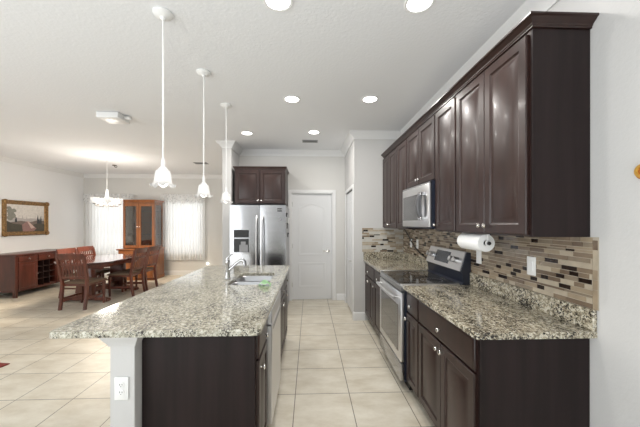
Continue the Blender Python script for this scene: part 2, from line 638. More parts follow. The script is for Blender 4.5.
# doors -----------------------------------------------------------
casing = B()
for a, b in ((D1[0] - 0.06, D1[0]), (D1[1], D1[1] + 0.06)):
    box(casing, a, b, YB - 0.018, YB, 0, D1[3] + 0.06, 0.005)
box(casing, D1[0], D1[1], YB - 0.018, YB, D1[3], D1[3] + 0.06, 0.005)
for a, b in ((D1[0], D1[0] + 0.012), (D1[1] - 0.012, D1[1])):
    box(casing, a, b, YB, YB + 0.12, 0, D1[3])
box(casing, D1[0] + .012, D1[1] - .012, YB, YB + 0.12, D1[3] - 0.012, D1[3])
struct('trim_2', casing, 'trim_white')


def arch(x0, x1, z0, z1, rise, n=10):
    p = [(x0, z0), (x1, z0)]
    for i in range(n + 1):
        t = i / n
        x = x1 + (x0 - x1) * t
        p.append((x, z1 + rise * math.sin(PI * t) ** 1.3))
    return p


ang = math.radians(2.5)
d1 = bpy.data.objects.new('door_1', None)
COL.objects.link(d1)
d1.location = (D1[0] + 0.016, YB + 0.03, 0)
d1.rotation_euler = (0, 0, ang)
d1['kind'] = 'structure'
DW, DH = D1[1] - D1[0] - 0.034, D1[3] - 0.03
slabm = box(B(), 0, DW, 0, 0.035, 0.012, DH + .012, 0.003)
pm = [(0, 0.001), (0.004, -0.004), (0.02, -0.005), (0.03, -0.001), (0.045, -0.001), (0.07, -0.006)]
rings(slabm, rect(0.12, DW - 0.12, 0.24, 0.72), pm, back=False)
rings(slabm, arch(0.12, DW - 0.12, 0.86, 1.78, 0.085), pm, back=False)
obj('door_panel', slabm, 'door_white', d1)
hd = B()
lathe(hd, [(0.028, 0), (0.028, -0.01), (0.022, -0.014)], (DW - 0.065, -0.001, 0.945), 20, 'y')
tube(hd, [(DW - 0.065, -0.01, 0.945), (DW - 0.065, -0.05, 0.945), (DW - 0.075, -0.056, 0.945), (DW - 0.18, -0.056, 0.948)], [0.010, 0.010, 0.010, 0.007], 10)
obj('door_handle', hd, 'nickel', d1)
for z in (0.25, 1.0, 1.8):
    obj('hinge', tube(B(), [(0.0, -0.006, z), (0.0, -0.006, z + 0.09)], 0.006, 8), 'nickel', d1)

d2 = bpy.data.objects.new('door_2', None)
COL.objects.link(d2)
d2.location = (XC + 0.012, 0, 0)
d2['kind'] = 'structure'
for a, b in ((D2[0] + 0.006, (D2[0] + D2[1]) / 2 - 0.002), ((D2[0] + D2[1]) / 2 + 0.002, D2[1] - 0.006)):
    m = box(B(), 0, 0.03, a, b, 0.015, 2.012, 0.003)
    for z0, z1 in ((0.2, 0.85), (1.0, 1.85)):
        pts = rect(a + 0.07, b - 0.07, z0, z1)
        mm = B()
        rings(mm, pts, [(0, 0), (0.005, -0.005), (0.02, -0.005), (0.03, -0.001), (0.05, -0.005)], back=False)
        for v in mm.verts:
            v.co = Vector((v.co.y, v.co.x, v.co.z))
        tmp = bpy.data.meshes.new('t')
        mm.to_mesh(tmp)
        mm.free()
        m.from_mesh(tmp)
        bpy.data.meshes.remove(tmp)
    obj('door_leaf', m, 'door_white', d2)
obj('door_knob', lathe(B(), [(0.008, 0.0), (0.008, -0.02), (0.016, -0.028), (0.016, -0.036), (0.0, -0.04)], (0, 4.74, 0.86), 16, 'x'), 'nickel', d2)
obj('door_track', box(B(), -0.004, 0.03, D2[0] + 0.003, D2[1] - 0.003, 2.015, 2.029), 'slot_dark', d2)
cs = B()
for a, b in ((D2[0] - 0.055, D2[0]), (D2[1], D2[1] + 0.055)):
    box(cs, XC - 0.016, XC, a, b, 0, D2[3] + 0.055, 0.004)
box(cs, XC - 0.016, XC, D2[0], D2[1], D2[3], D2[3] + 0.055, 0.004)
struct('trim_3', cs, 'trim_white')

# windows ---------------------------------------------------------
for k, (a, b, c, d) in enumerate((W1, W2)):
    f = B()
    for x0, x1 in ((a, a + 0.045), (b - 0.045, b)):
        box(f, x0, x1, YD + 0.05, YD + 0.11, c, d, 0.004)
    for z0, z1 in ((c, c + 0.05), (d - 0.045, d), ((c + d) / 2 - 0.022, (c + d) / 2 + 0.022)):
        box(f, a + 0.045, b - 0.045, YD + 0.05, YD + 0.11, z0, z1, 0.004)
    mx = (a + b) / 2
    box(f, mx - 0.009, mx + 0.009, YD + 0.06, YD + 0.09, c + 0.05, d - 0.045)
    wn = struct('window_%d' % (k + 1), f, 'trim_white')
    obj('window_pane', box(B(), a + 0.045, b - 0.045, YD + 0.072, YD + 0.076, c + 0.05, d - 0.045), 'pane_glass', wn)
    sl = box(B(), a - 0.05, b + 0.05, YD - 0.05, YD + 0.05, c - 0.025, c, 0.006)
    obj('window_sill', sl, 'trim_white', wn)

# ------------------------------------------------------------------ cabinets
def knob(parent, x, y, z):
    return obj('knob', lathe(B(), [(0.0055, 0.001), (0.0055, -0.012), (0.012, -0.017), (0.0155, -0.022), (0.014, -0.027), (0.008, -0.0295), (0, -0.030)], (x, y, z), 16, 'y'), 'nickel', parent)


def cab_front(parent, name, x0, x1, z0, z1, knob_at, y=0.0, raised=True):
    t = 0.02
    bm = B()
    if raised:
        st = [(0, y), (0, y - t + 0.004), (0.004, y - t), (0.052, y - t), (0.058, y - t + 0.006), (0.064, y - t + 0.0095), (0.070, y - t + 0.0095), (0.098, y - t + 0.001), (0.101, y - t)]
        if min(x1 - x0, z1 - z0) < 0.25:
            st = [(0, y), (0, y - t + 0.004), (0.004, y - t), (0.040, y - t), (0.045, y - t + 0.006), (0.05, y - t + 0.009), (0.055, y - t + 0.009), (0.072, y - t + 0.001), (0.074, y - t)]
    else:
        st = [(0, y), (0, y - t + 0.008), (0.004, y - t + 0.003), (0.012, y - t), (0.016, y - t)]
    rings(bm, rect(x0, x1, z0, z1), st)
    o = obj(name, bm, 'espresso', parent)
    for kx, kz in knob_at:
        knob(o, kx, y - t, kz)
    return o


def base_cab(label, loc, rz, w, d, cols, group, h=0.904, end=0, open_top=False):
    """cols: list of (fraction, has_drawer, n_doors) left to right; end: +1/-1 side with a finished panel down to the floor"""
    t = thing('base_cabinet', label, 'cabinet', loc, rz, group)
    cb = box(B(), -w / 2, w / 2, 0, 0.02 if open_top else d, 0.1, h - 0.001)
    if open_top:
        box(cb, -w / 2, w / 2, 0.02, d, 0.1, 0.68)
    obj('carcass', cb, 'espresso', t)
    obj('toe_kick', box(B(), -w / 2, w / 2, 0.07, d, 0.0, 0.1), 'toe_black', t)
    if end:
        xa = w / 2 if end > 0 else -w / 2 - 0.018
        obj('end_panel', box(B(), xa, xa + 0.018, 0.0, d, 0.0, h - 0.001, 0.0015), 'espresso_panel', t)
    x = -w / 2
    tot = sum(c[0] for c in cols)
    for fr, dr, nd in cols:
        cw = w * fr / tot
        g = 0.008
        zt = h - 0.018
        if dr:
            o = cab_front(t, 'drawer', x + g, x + cw - g, 0.715, zt, [(x + cw / 2, 0.79)], raised=False)
            zt = 0.702
        if nd == 1:
            cab_front(t, 'door', x + g, x + cw - g, 0.112, zt, [(x + g + 0.03, zt - 0.045)])
        elif nd == 2:
            m = x + cw / 2
            cab_front(t, 'door', x + g, m - 0.002, 0.112, zt, [(m - 0.03, zt - 0.045)])
            cab_front(t, 'door', m + 0.002, x + cw - g, 0.112, zt, [(m + 0.03, zt - 0.045)])
        x += cw
    return t


XF = 0.865     # right run: face of the boxes
R, Lr = -PI / 2, PI / 2
bd = XR - XF - 0.002
base_cab('dark espresso base cabinet with wide drawer, two doors and finished end panel', (XF, (1.455 + 2.235) / 2, 0), R, 0.778, bd, [(1, True, 2)], 'base cabinets along the right wall', end=1)
base_cab('narrow dark espresso base cabinet with one drawer and one door beside the range', (XF, (2.236 + 2.515) / 2, 0), R, 0.278, bd, [(1, True, 1)], 'base cabinets along the right wall')
base_cab('far dark espresso base cabinet between range and closet wall', (XF, (3.29 + 4.398) / 2, 0), R, 1.106, bd, [(0.62, True, 2), (0.486, True, 1)], 'base cabinets along the right wall')


def upper_cab(label, loc, rz, w, d, z0, z1, nd, group, kside=1, end=0):
    t = thing('wall_cabinet', label, 'cabinet', loc, rz, group)
    obj('carcass', box(B(), -w / 2, w / 2, 0, d, z0, z1), 'espresso', t)
    if end:
        xa = w / 2 if end > 0 else -w / 2 - 0.012
        obj('end_panel', box(B(), xa, xa + 0.012, 0.0, d, z0, z1, 0.001), 'espresso_panel', t)
    g = 0.008
    if nd == 1:
        cab_front(t, 'door', -w / 2 + g, w / 2 - g, z0 + 0.01, z1 - 0.02, [(kside * (w / 2 - g - 0.03), z0 + 0.055)])
    else:
        cab_front(t, 'door', -w / 2 + g, -0.002, z0 + 0.01, z1 - 0.02, [(-0.03, z0 + 0.055)])
        cab_front(t, 'door', 0.002, w / 2 - g, z0 + 0.01, z1 - 0.02, [(0.03, z0 + 0.055)])
    return t


XU = 1.134
ud = XR - XU - 0.002
G = 'wall cabinets along the right wall'
ZU0, ZU1 = 1.41, 2.473
upper_cab('tall double-door espresso wall cabinet nearest the finished end panel', (XU, (1.447 + 2.18) / 2, 0), R, 0.731, ud, ZU0, ZU1, 2, G, end=1)
upper_cab('narrow single-door espresso wall cabinet right of the microwave', (XU, (2.182 + 2.548) / 2, 0), R, 0.364, ud, ZU0, ZU1, 1, G, kside=-1)
upper_cab('short double-door espresso wall cabinet directly above the microwave', (XU, (2.55 + 3.298) / 2, 0), R, 0.746, ud, 1.868, ZU1, 2, G)
upper_cab('narrow single-door espresso wall cabinet left of the microwave', (XU, (3.30 + 3.677) / 2, 0), R, 0.375, ud, ZU0, ZU1, 1, G, kside=1)
upper_cab('far double-door espresso wall cabinet against the closet wall', (XU, (3.679 + 4.398) / 2, 0), R, 0.717, ud, ZU0, ZU1, 2, G)
cprof = [(0, 2.4735), (0.008, 2.4735), (0.008, 2.482), (0.012, 2.485), (0.014, 2.492), (0.031, 2.506), (0.037, 2.513), (0.044, 2.516), (0.044, 2.526), (0, 2.526)]
cr = sweep(B(), cprof, [(XU - 0.001, YC - 0.002), (XU - 0.001, 1.434), (XR - 0.002, 1.434)], -1)
box(cr, XU, XR - 0.003, 1.435, YC - 0.003, 2.4735, 2.48)
tag(obj('cabinet_crown', cr, 'espresso'), 'dark stepped crown moulding running along the tops of the right wall cabinets', 'moulding')

# fridge cabinet
fc = upper_cab('short double-door espresso cabinet above the steel refrigerator', (-0.846, 4.985, 0), 0.0, 0.862, YB - 4.985 - 0.002, 1.812, 2.40, 2, None)
FX0, FX1 = -0.846 - 0.431, -0.846 + 0.431
crf = sweep(B(), [(0, 2.401), (0.006, 2.401), (0.006, 2.412), (0.011, 2.42), (0.020, 2.434), (0.024, 2.44), (0.024, 2.448), (0, 2.448)], [(FX0, YB - 0.002), (FX0, 4.984), (FX1, 4.984), (FX1, YB - 0.002)], -1)
box(crf, FX0 + .001, FX1 - .001, 4.985, YB - .003, 2.401, 2.41)
tag(obj('cabinet_crown', crf, 'espresso'), 'dark crown moulding on the cabinet above the refrigerator', 'moulding')

# worktops ---------------------------------------------------------
def worktop(y0, y1, near, label, back_end=False):
    t = thing('worktop', label, 'countertop', (0, 0, 0), 0, 'granite worktops along the right wall')
    rr = (0.02, 0, 0, 0) if near else (0, 0, 0, 0)
    obj('slab', slab(B(), round_rect(0.82, XR - 0.001, y0, y1, rr), [], 0.905, 0.936), 'granite_dark', t)
    u = box(B(), XR - 0.022, XR - 0.001, y0, y1 - (0.022 if back_end else 0), 0.9365, 1.044, 0.003)
    obj('upstand', u, 'granite_dark', t)
    if back_end:
        obj('upstand', box(B(), 0.82, XR - 0.0015, YC - 0.022, YC - 0.001, 0.9365, 1.044, 0.003), 'granite_dark', t)
    return t


worktop(1.400, 2.522, True, 'long brown granite worktop nearest, right of the range')
worktop(3.284, YC - 0.001, False, 'short brown granite worktop in the far corner beyond the range', True)

# mosaic backsplash -----------------------------------------------
def mosaic(name, u0, u1, z0, z1, place, label, weights):
    bm = B()
    hs = []
    while sum(hs) < z1 - z0:
        hs.append(random.choice((0.028, 0.028, 0.028, 0.0155)))
    k_ = (z1 - z0) / sum(hs)
    hs = [q * k_ for q in hs]

    def put(a, b, c, d, mi, dep=0.007):
        pts = [(a, 0, c), (b, 0, c), (b, 0, d), (a, 0, d), (a, dep, c), (b, dep, c), (b, dep, d), (a, dep, d)]
        v = [bm.verts.new(place(*p)) for p in pts]
        for f in ((4, 5, 6, 7), (0, 1, 5, 4), (1, 2, 6, 5), (2, 3, 7, 6), (3, 0, 4, 7)):
            bm.faces.new([v[i] for i in f]).material_index = mi
    put(u0, u1, z0, z1, 6, 0.005)
    zr = z0
    for hr in hs:
        u = u0 - random.uniform(0, 0.1)
        last = -1
        while u < u1:
            c = random.choices(range(6), weights)[0]
            if c == 4 and last == 4:
                c = 1
            ln = random.choice((0.055, 0.075, 0.095)) if c == 4 else random.choice((0.06, 0.085, 0.11, 0.13, 0.16))
            a, b = max(u, u0), min(u + ln - 0.0025, u1)
            if b - a > 0.008:
                put(a, b, zr + 0.0016, zr + hr - 0.0016, c)
            last = c
            u += ln
        zr += hr
    return bm, put


bm, put = mosaic('b', 1.420, YC - 0.008, 1.0445, ZU0 - 0.001, lambda u, d, z: (XR - 0.0005 - d, u, z), '', (22, 20, 17, 13, 27, 14))
put(1.392, 1.420, 1.0445, ZU0 + 0.0, 6, 0.005)
zz = 1.0455
while zz < ZU0 - 0.02:
    ln = random.choice((0.05, 0.1, 0.15))
    put(1.394, 1.4175, zz, min(zz + ln - 0.002, ZU0 - 0.002), random.choice((0, 1, 2, 4, 3)))
    zz += ln
tag(obj('tile_backsplash', bm, [*MOS, M['mosaic_grout']], smooth=False), 'long brown mosaic strip tile backsplash on the right wall', 'backsplash', 'mosaic tile backsplashes')
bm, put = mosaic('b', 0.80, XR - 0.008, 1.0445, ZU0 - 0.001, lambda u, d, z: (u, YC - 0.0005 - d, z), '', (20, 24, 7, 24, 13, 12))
tag(obj('tile_backsplash', bm, [MOS[3], M['mosaic_glare'], MOS[0], M['mosaic_glare'], MOS[4], MOS[1], M['mosaic_grout_glare']], smooth=False), 'short mosaic strip tile backsplash on the far closet wall, paled by painted glare', 'backsplash', 'mosaic tile backsplashes')

# ------------------------------------------------------------------ range
rg = thing('kitchen_range', 'stainless steel electric range with black glass cooktop', 'oven', (0.835, 2.903, 0), R)
w2 = 0.379
obj('body', box(B(), -w2, w2, 0.0, 0.59, 0.085, 0.927), 'range_side', rg)
obj('base', box(B(), -w2 + .01, w2 - .01, 0.05, 0.55, 0.0, 0.085), 'toe_black', rg)
obj('drawer', box(B(), -w2, w2, -0.035, -0.001, 0.09, 0.245, 0.006, 2), 'stainless', rg)
dr = obj('oven_door', box(B(), -w2, w2, -0.035, -0.001, 0.255, 0.868, 0.006, 2), 'stainless_light', rg)
obj('door_window', box(B(), -w2 + 0.07, w2 - 0.07, -0.0375, -0.034, 0.325, 0.745, 0.002), 'oven_glass', dr)
hb = B()
tube(hb, [(-0.335, -0.075, 0.815), (-0.18, -0.085, 0.815), (0, -0.088, 0.815), (0.18, -0.085, 0.815), (0.335, -0.075, 0.815)], 0.013, 12)
for s in (-1, 1):
    tube(hb, [(s * 0.32, -0.035, 0.815), (s * 0.32, -0.074, 0.815)], 0.010, 10)
obj('handle', hb, 'stainless_light', dr)
obj('front_rail', box(B(), -w2, w2, -0.03, 0.0, 0.877, 0.927, 0.004), 'stainless', rg)
ct = obj('cooktop', box(B(), -w2 + 0.02, w2 - 0.03, -0.028, 0.495, 0.9275, 0.942, 0.003), 'black_glass', rg)
for bx, by, br in ((-0.2, 0.1, 0.10), (0.19, 0.1, 0.08), (-0.2, 0.32, 0.075), (0.19, 0.32, 0.10)):
    bb = B()
    lathe(bb, [(br - 0.003, 0.9423), (br, 0.9423), (br, 0.9426), (br - 0.003, 0.9426), (br - 0.003, 0.9423)], (bx, by, 0), 32, frill={})
    obj('burner_ring', bb, 'grey_plastic', ct)
obj('side_trim', box(B(), w2 - 0.03, w2, -0.03, 0.495, 0.9275, 0.944, 0.003), 'stainless_light', rg)
obj('side_trim', box(B(), -w2, -w2 + 0.02, -0.03, 0.495, 0.9275, 0.944, 0.003), 'stainless_light', rg)
bgd = [(0.50, 0.928), (0.595, 0.928), (0.595, 1.218), (0.562, 1.222), (0.505, 1.050), (0.517, 1.035), (0.530, 0.95)]
bk = B()
prism(bk, bgd, -w2, w2, 'x')
obj('backguard', bk, 'range_side', rg)
# tilted control fascia
fa = B()
n_ = Vector((-0.172, 0.057)).normalized()


def fpt(x, t, o):
    """point on the tilted fascia: t 0..1 bottom to top, o outwards"""
    y = 0.505 + 0.057 * t + n_.x * o
    z = 1.050 + 0.172 * t + n_.y * o
    return (x, y, z)


def fbox(bm, x0, x1, t0, t1, o0, o1):
    v = [bm.verts.new(fpt(x, t, o)) for x, t, o in ((x0, t0, o0), (x1, t0, o0), (x1, t1, o0), (x0, t1, o0), (x0, t0, o1), (x1, t0, o1), (x1, t1, o1), (x0, t1, o1))]
    for f in ((0, 3, 2, 1), (4, 5, 6, 7), (0, 1, 5, 4), (1, 2, 6, 5), (2, 3, 7, 6), (3, 0, 4, 7)):
        bm.faces.new([v[i] for i in f])
    return bm


fas = obj('control_panel', fbox(fa, -w2, w2 - 0.012, 0.0, 1.0, 0.0006, 0.008), 'stainless_light', rg)
obj('display', fbox(B(), -0.18, 0.125, 0.2, 0.85, 0.0085, 0.010), 'display', fas)
for x in (-0.325, -0.25, 0.19, 0.265):
    kb = B()
    a, b = Vector(fpt(x, 0.5, 0.0085)), Vector(fpt(x, 0.5, 0.048))
    tube(kb, [a, a + (b - a) * 0.25, a + (b - a) * 0.3, b], [0.031, 0.031, 0.025, 0.023], 18)
    obj('control_knob', kb, 'stainless_light', fas)

# ------------------------------------------------------------------ microwave
mw = thing('microwave', 'stainless over-range microwave under the short wall cabinet', 'microwave', (1.09, (2.553 + 3.293) / 2, 0), R)
mwh = 0.368
obj('body', box(B(), -mwh, mwh, 0.0, XR - 1.09 - 0.003, 1.432, 1.866), 'range_side', mw)
fr = obj('door', box(B(), -mwh, mwh, -0.025, -0.001, 1.445, 1.842, 0.006, 2), 'stainless_light', mw)
obj('door_glass', box(B(), -mwh + 0.03, 0.20, -0.0275, -0.024, 1.51, 1.765, 0.002), 'oven_glass', fr)
for z in (1.525, 1.755):
    obj('handle_cap', box(B(), 0.215, 0.285, -0.072, -0.0245, z - 0.016, z + 0.016, 0.006, 2), 'chrome', fr)
obj('handle', tube(B(), [(0.25, -0.058, 1.535), (0.25, -0.072, 1.58), (0.25, -0.077, 1.64), (0.25, -0.072, 1.70), (0.25, -0.058, 1.745)], [0.020, 0.026, 0.028, 0.026, 0.020], 14), 'grey_dark', fr)
obj('top_vent', box(B(), -mwh, mwh, -0.02, -0.001, 1.844, 1.858, 0.002), 'stainless', mw)

# ------------------------------------------------------------------ paper towel, cord, outlets
pt = thing('paper_towel_holder', 'white paper towel roll on a holder under the near wall cabinet', 'paper towel', (1.195, 0, 1.346))
rl = B()
lathe(rl, [(0.02, 1.92), (0.058, 1.92), (0.060, 1.925), (0.060, 2.195), (0.058, 2.20), (0.02, 2.20)], (0, 0, 0), 32, 'y', frill={})
lathe(rl, [(0.02, 1.92), (0.02, 2.20)], (0, 0, 0), 24, 'y', frill={})
obj('paper_roll', rl, 'paper', pt)
hb = B()
tube(hb, [(0, 1.885, 0), (0, 2.225, 0)], 0.012, 12)
obj('rod', hb, 'black_plastic', pt)
for y in (1.897, 2.213):
    hb = B()
    lathe(hb, [(0.019, y), (0.019, y + 0.008)], (0, 0, 0), 20, 'y')
    box(hb, -0.009, 0.009, y, y + 0.006, 0.012, 0.0625, 0.002)
    obj('bracket', hb, 'white_plastic', pt)

cd = B()
tube(cd, [(1.424, 4.33, 1.400), (1.422, 4.24, 1.36), (1.422, 4.05, 1.25), (1.422, 3.85, 1.15), (1.421, 3.65, 1.08), (1.420, 3.45, 1.06), (1.424, 3.30, 1.075)], 0.007, 8)
tag(obj('power_cord', cd, 'cord_black'), 'black cord drooping diagonally across the mosaic in the far corner', 'cord')


def outlet(label, loc, rz, rocker=False, w=0.036, h=0.06):
    t = thing('wall_outlet', label, 'outlet', loc, rz, 'white wall outlets')
    pl = obj('cover_plate', box(B(), -w, w, -0.006, 0, -h, h, 0.0025, 2), 'white_plastic', t)
    if rocker:
        obj('rocker', box(B(), -0.017, 0.017, -0.009, -0.0055, -0.033, 0.033, 0.002), 'white_metal', t)
    else:
        for s in (-1, 1):
            f = obj('socket', lathe(B(), [(0.0165, -0.0055), (0.0165, -0.0085), (0.015, -0.009), (0.0, -0.009)], (0, 0, s * 0.02), 20, 'y'), 'white_metal', t)
            sl = B()
            for x in (-0.006, 0.006):
                box(sl, x - 0.0015, x + 0.0015, -0.0096, -0.0088, s * 0.02 - 0.002, s * 0.02 + 0.007)
            box(sl, -0.002, 0.002, -0.0096, -0.0088, s * 0.02 - 0.010, s * 0.02 - 0.006)
            obj('slot', sl, 'slot_dark', f)
    return t


outlet('white outlet plate on brown mosaic above the near worktop', (XR - 0.0077, 1.82, 1.205), R, True)
outlet('white outlet plate directly below the paper towel roll', (XR - 0.0077, 2.40, 1.20), R, True)
outlet('white outlet plate on mosaic behind the range', (XR - 0.0077, 3.80, 1.205), R)
outlet('white outlet plate in the far mosaic corner', (XR - 0.0077, 4.04, 1.20), R)

# ------------------------------------------------------------------ island
XK0, XK1, YK = -1.047, -0.92, 1.56
kw = thing('island_half_wall', 'white painted half wall carrying the island counter overhang', 'half wall', (0, 0, 0))
obj('post', box(B(), XK0, XK1, YK, 3.745, 0, 0.904, 0.003), 'wall_paint', kw)
cp = [(0.001, 0.835), (0.006, 0.835), (0.008, 0.845), (0.024, 0.872), (0.032, 0.885), (0.032, 0.904), (0.001, 0.904)]
obj('capital', sweep(B(), cp, [(XK1, YK + 0.055), (XK1, YK), (XK0, YK), (XK0, 3.745)], 1), 'wall_paint', kw)
outlet('white duplex outlet on the end of the island half wall', (-0.985, YK - 0.0005, 0.615), 0)

XI = -0.303       # island: face of the boxes
di = XI - XK1 - 0.003
GI = 'island base cabinets'
base_cab('near espresso island cabinet with one drawer, one door and dark end panel', (XI, (1.637 + 1.972) / 2, 0), Lr, 0.333, di, [(1, True, 1)], GI, end=-1)
dwt = thing('dishwasher', 'stainless steel dishwasher built into the island', 'dishwasher', (XI, 2.274, 0), Lr)
obj('tub', box(B(), -0.298, 0.298, 0.0, 0.55, 0.1, 0.902), 'grey_plastic', dwt)
obj('toe_kick', box(B(), -0.298, 0.298, 0.06, 0.5, 0.0, 0.1), 'toe_black', dwt)
dd = obj('door', box(B(), -0.296, 0.296, -0.048, -0.001, 0.115, 0.785, 0.004), 'stainless_light', dwt)
cpn = obj('control_panel', box(B(), -0.296, 0.296, -0.048, -0.001, 0.79, 0.894, 0.004), 'stainless_light', dwt)
obj('pocket_handle', box(B(), -0.22, 0.22, -0.0495, -0.0475, 0.735, 0.77, 0.0008), 'grey_plastic', dd)
base_cab('espresso island cabinet under the sink with two doors', (XI, (2.577 + 3.31) / 2, 0), Lr, 0.732, di, [(1, True, 2)], GI, open_top=True)
base_cab('far narrow espresso island cabinet next to the refrigerator', (XI, (3.312 + 3.72) / 2, 0), Lr, 0.406, di, [(1, True, 1)], GI, end=1)

SX0, SX1, SY0, SY1 = -0.742, -0.378, 2.595, 3.21
hole = round_rect(SX0, SX1, SY0, SY1, (0.05, 0.05, 0.05, 0.05), 5)
tag(obj('island_countertop', slab(B(), round_rect(-1.315, -0.255, 1.492, 3.78, (0.035, 0.03, 0.03, 0.035)), [hole], 0.905, 0.936, 0.006), 'granite'),
    'large speckled granite island countertop with a sink cut-out', 'countertop')
# sink: two bowls under the cut-out
sk = thing('sink', 'undermount double-bowl stainless sink in the island', 'sink', ((SX0 + SX1) / 2, (SY0 + SY1) / 2, 0.904))


def bowl(y0, y1, depth):
    bm = B()
    hw = (SX1 - SX0) / 2
    loops = []
    for ins, z, r in ((0.0, 0.0, 0.05), (0.006, -0.01, 0.05), (0.012, -depth + 0.03, 0.05), (0.03, -depth + 0.006, 0.05), (0.06, -depth, 0.04)):
        loops.append([bm.verts.new((x, y, z)) for x, y in round_rect(-hw + ins, hw - ins, y0 + ins, y1 - ins, (r,) * 4, 5)])
    n = len(loops[0])
    for A, C in zip(loops, loops[1:]):
        for i in range(n):
            bm.faces.new((A[i], A[(i + 1) % n], C[(i + 1) % n], C[i]))
    bm.faces.new(loops[-1])
    return bm


hl = (SY1 - SY0) / 2
b1 = obj('bowl', bowl(-hl, -0.012, 0.19), 'sink_steel', sk)
b2 = obj('bowl', bowl(0.012, hl, 0.16), 'sink_steel', sk)
obj('divider', box(B(), -0.19, 0.19, -0.014, 0.014, -0.03, -0.006, 0.004), 'sink_steel', sk)
for o, y, d in ((b1, -hl / 2, 0.19), (b2, hl / 2, 0.16)):
    obj('drain', lathe(B(), [(0.042, -d + 0.001), (0.042, -d + 0.004), (0.034, -d + 0.005), (0.03, -d + 0.002), (0, -d + 0.002)], (0, y, 0), 24), 'chrome', o)
fx, fy = -0.80, 2.86
fa = thing('faucet', 'chrome single-lever pull-out faucet behind the island sink', 'faucet', (fx, fy, 0.9365))
obj('body', lathe(B(), [(0.03, 0), (0.03, 0.008), (0.024, 0.014), (0.021, 0.05), (0.021, 0.15), (0.023, 0.155), (0.023, 0.17), (0.018, 0.185), (0, 0.188)], (0, 0, 0), 20), 'chrome', fa)
sp = B()
tube(sp, [(0.0, 0, 0.075), (0.035, 0.0, 0.105), (0.09, -0.005, 0.155), (0.125, -0.007, 0.180), (0.150, -0.009, 0.186), (0.165, -0.01, 0.170), (0.168, -0.01, 0.13)], [0.015, 0.015, 0.015, 0.016, 0.018, 0.019, 0.019], 12)
obj('spout', sp, 'chrome', fa)
lv = B()
tube(lv, [(0, 0, 0.18), (-0.005, 0.0, 0.20), (0.03, 0.0, 0.235), (0.055, 0, 0.245)], [0.013, 0.011, 0.008, 0.006], 10)
obj('lever', lv, 'chrome', fa)

# dish cloth, a crumpled heap on the counter at the near corner of the sink
cl = B()
nx, ny = 14, 14
gr = []
for j in range(ny + 1):
    row = []
    for i in range(nx + 1):
        u, v = i / nx, j / ny
        x = -0.440 + 0.10 * u + 0.006 * math.sin(7 * v)
        y = 2.500 + 0.085 * v + 0.005 * math.sin(9 * u)
        z = 0.9425 + 0.048 * (math.sin(PI * u) * math.sin(PI * min(1, 0.15 + 0.8 * v))) ** 0.6 * (0.75 + 0.25 * math.sin(9 * u + 6 * v))
        row.append(cl.verts.new((x, y, z)))
    gr.append(row)
for j in range(ny):
    for i in range(nx):
        cl.faces.new((gr[j][i], gr[j][i + 1], gr[j + 1][i + 1], gr[j + 1][i]))
bmesh.ops.solidify(cl, geom=list(cl.faces), thickness=0.003)
tag(obj('dish_cloth', cl, 'cloth_green'), 'pale green crumpled dish cloth at the near corner of the sink', 'cloth')

# ------------------------------------------------------------------ refrigerator
fg = thing('refrigerator', 'side-by-side stainless refrigerator with ice and water dispenser', 'refrigerator', (-0.822, 4.70, 0), 0.0)
fw = 0.443
obj('cabinet', box(B(), -fw + 0.004, fw - 0.004, 0.012, 0.80, 0.03, 1.755, 0.004), 'fridge_side', fg)
obj('kick_grille', box(B(), -fw + 0.02, fw - 0.02, 0.02, 0.70, 0.0, 0.03), 'black_plastic', fg)
sx = 0.03


def fridge_door(name, x0, x1):
    bm = B()
    n = 10
    front = []
    for i in range(n + 1):
        t = i / n
        x = x0 + (x1 - x0) * t
        front.append((x, -0.05 - 0.012 * math.sin(PI * t)))
    pts = [(x1, 0.008), (x0, 0.008)] + front
    prism(bm, pts, 0.05, 1.77, 'z')
    return obj(name, bm, 'stainless', fg)


fl = fridge_door('freezer_door', -fw, sx - 0.003)
frr = fridge_door('fridge_door', sx + 0.003, fw)
for o, x in ((fl, sx - 0.045), (frr, sx + 0.045)):
    hb = B()
    tube(hb, [(x, -0.055, 0.62), (x, -0.10, 0.66), (x, -0.115, 0.80), (x, -0.12, 1.1), (x, -0.115, 1.42), (x, -0.10, 1.56), (x, -0.055, 1.60)], 0.013, 10)
    obj('handle', hb, 'stainless_light', o)
dp = obj('dispenser', box(B(), -0.385, -0.13, -0.0625, -0.045, 1.015, 1.385, 0.004), 'stainless', fl)
d_ = obj('screen', box(B(), -0.375, -0.140, -0.066, -0.0615, 1.255, 1.375, 0.002), 'black_glass', fl)
rc = B()
box(rc, -0.375, -0.140, -0.0655, -0.0615, 1.025, 1.235, 0.002)
obj('recess', rc, 'black_plastic', fl)
pd = B()
box(pd, -0.29, -0.155, -0.072, -0.0655, 1.03, 1.14, 0.004)
box(pd, -0.265, -0.19, -0.078, -0.0655, 1.14, 1.19, 0.004)
obj('paddle', pd, 'grey_plastic', fl)
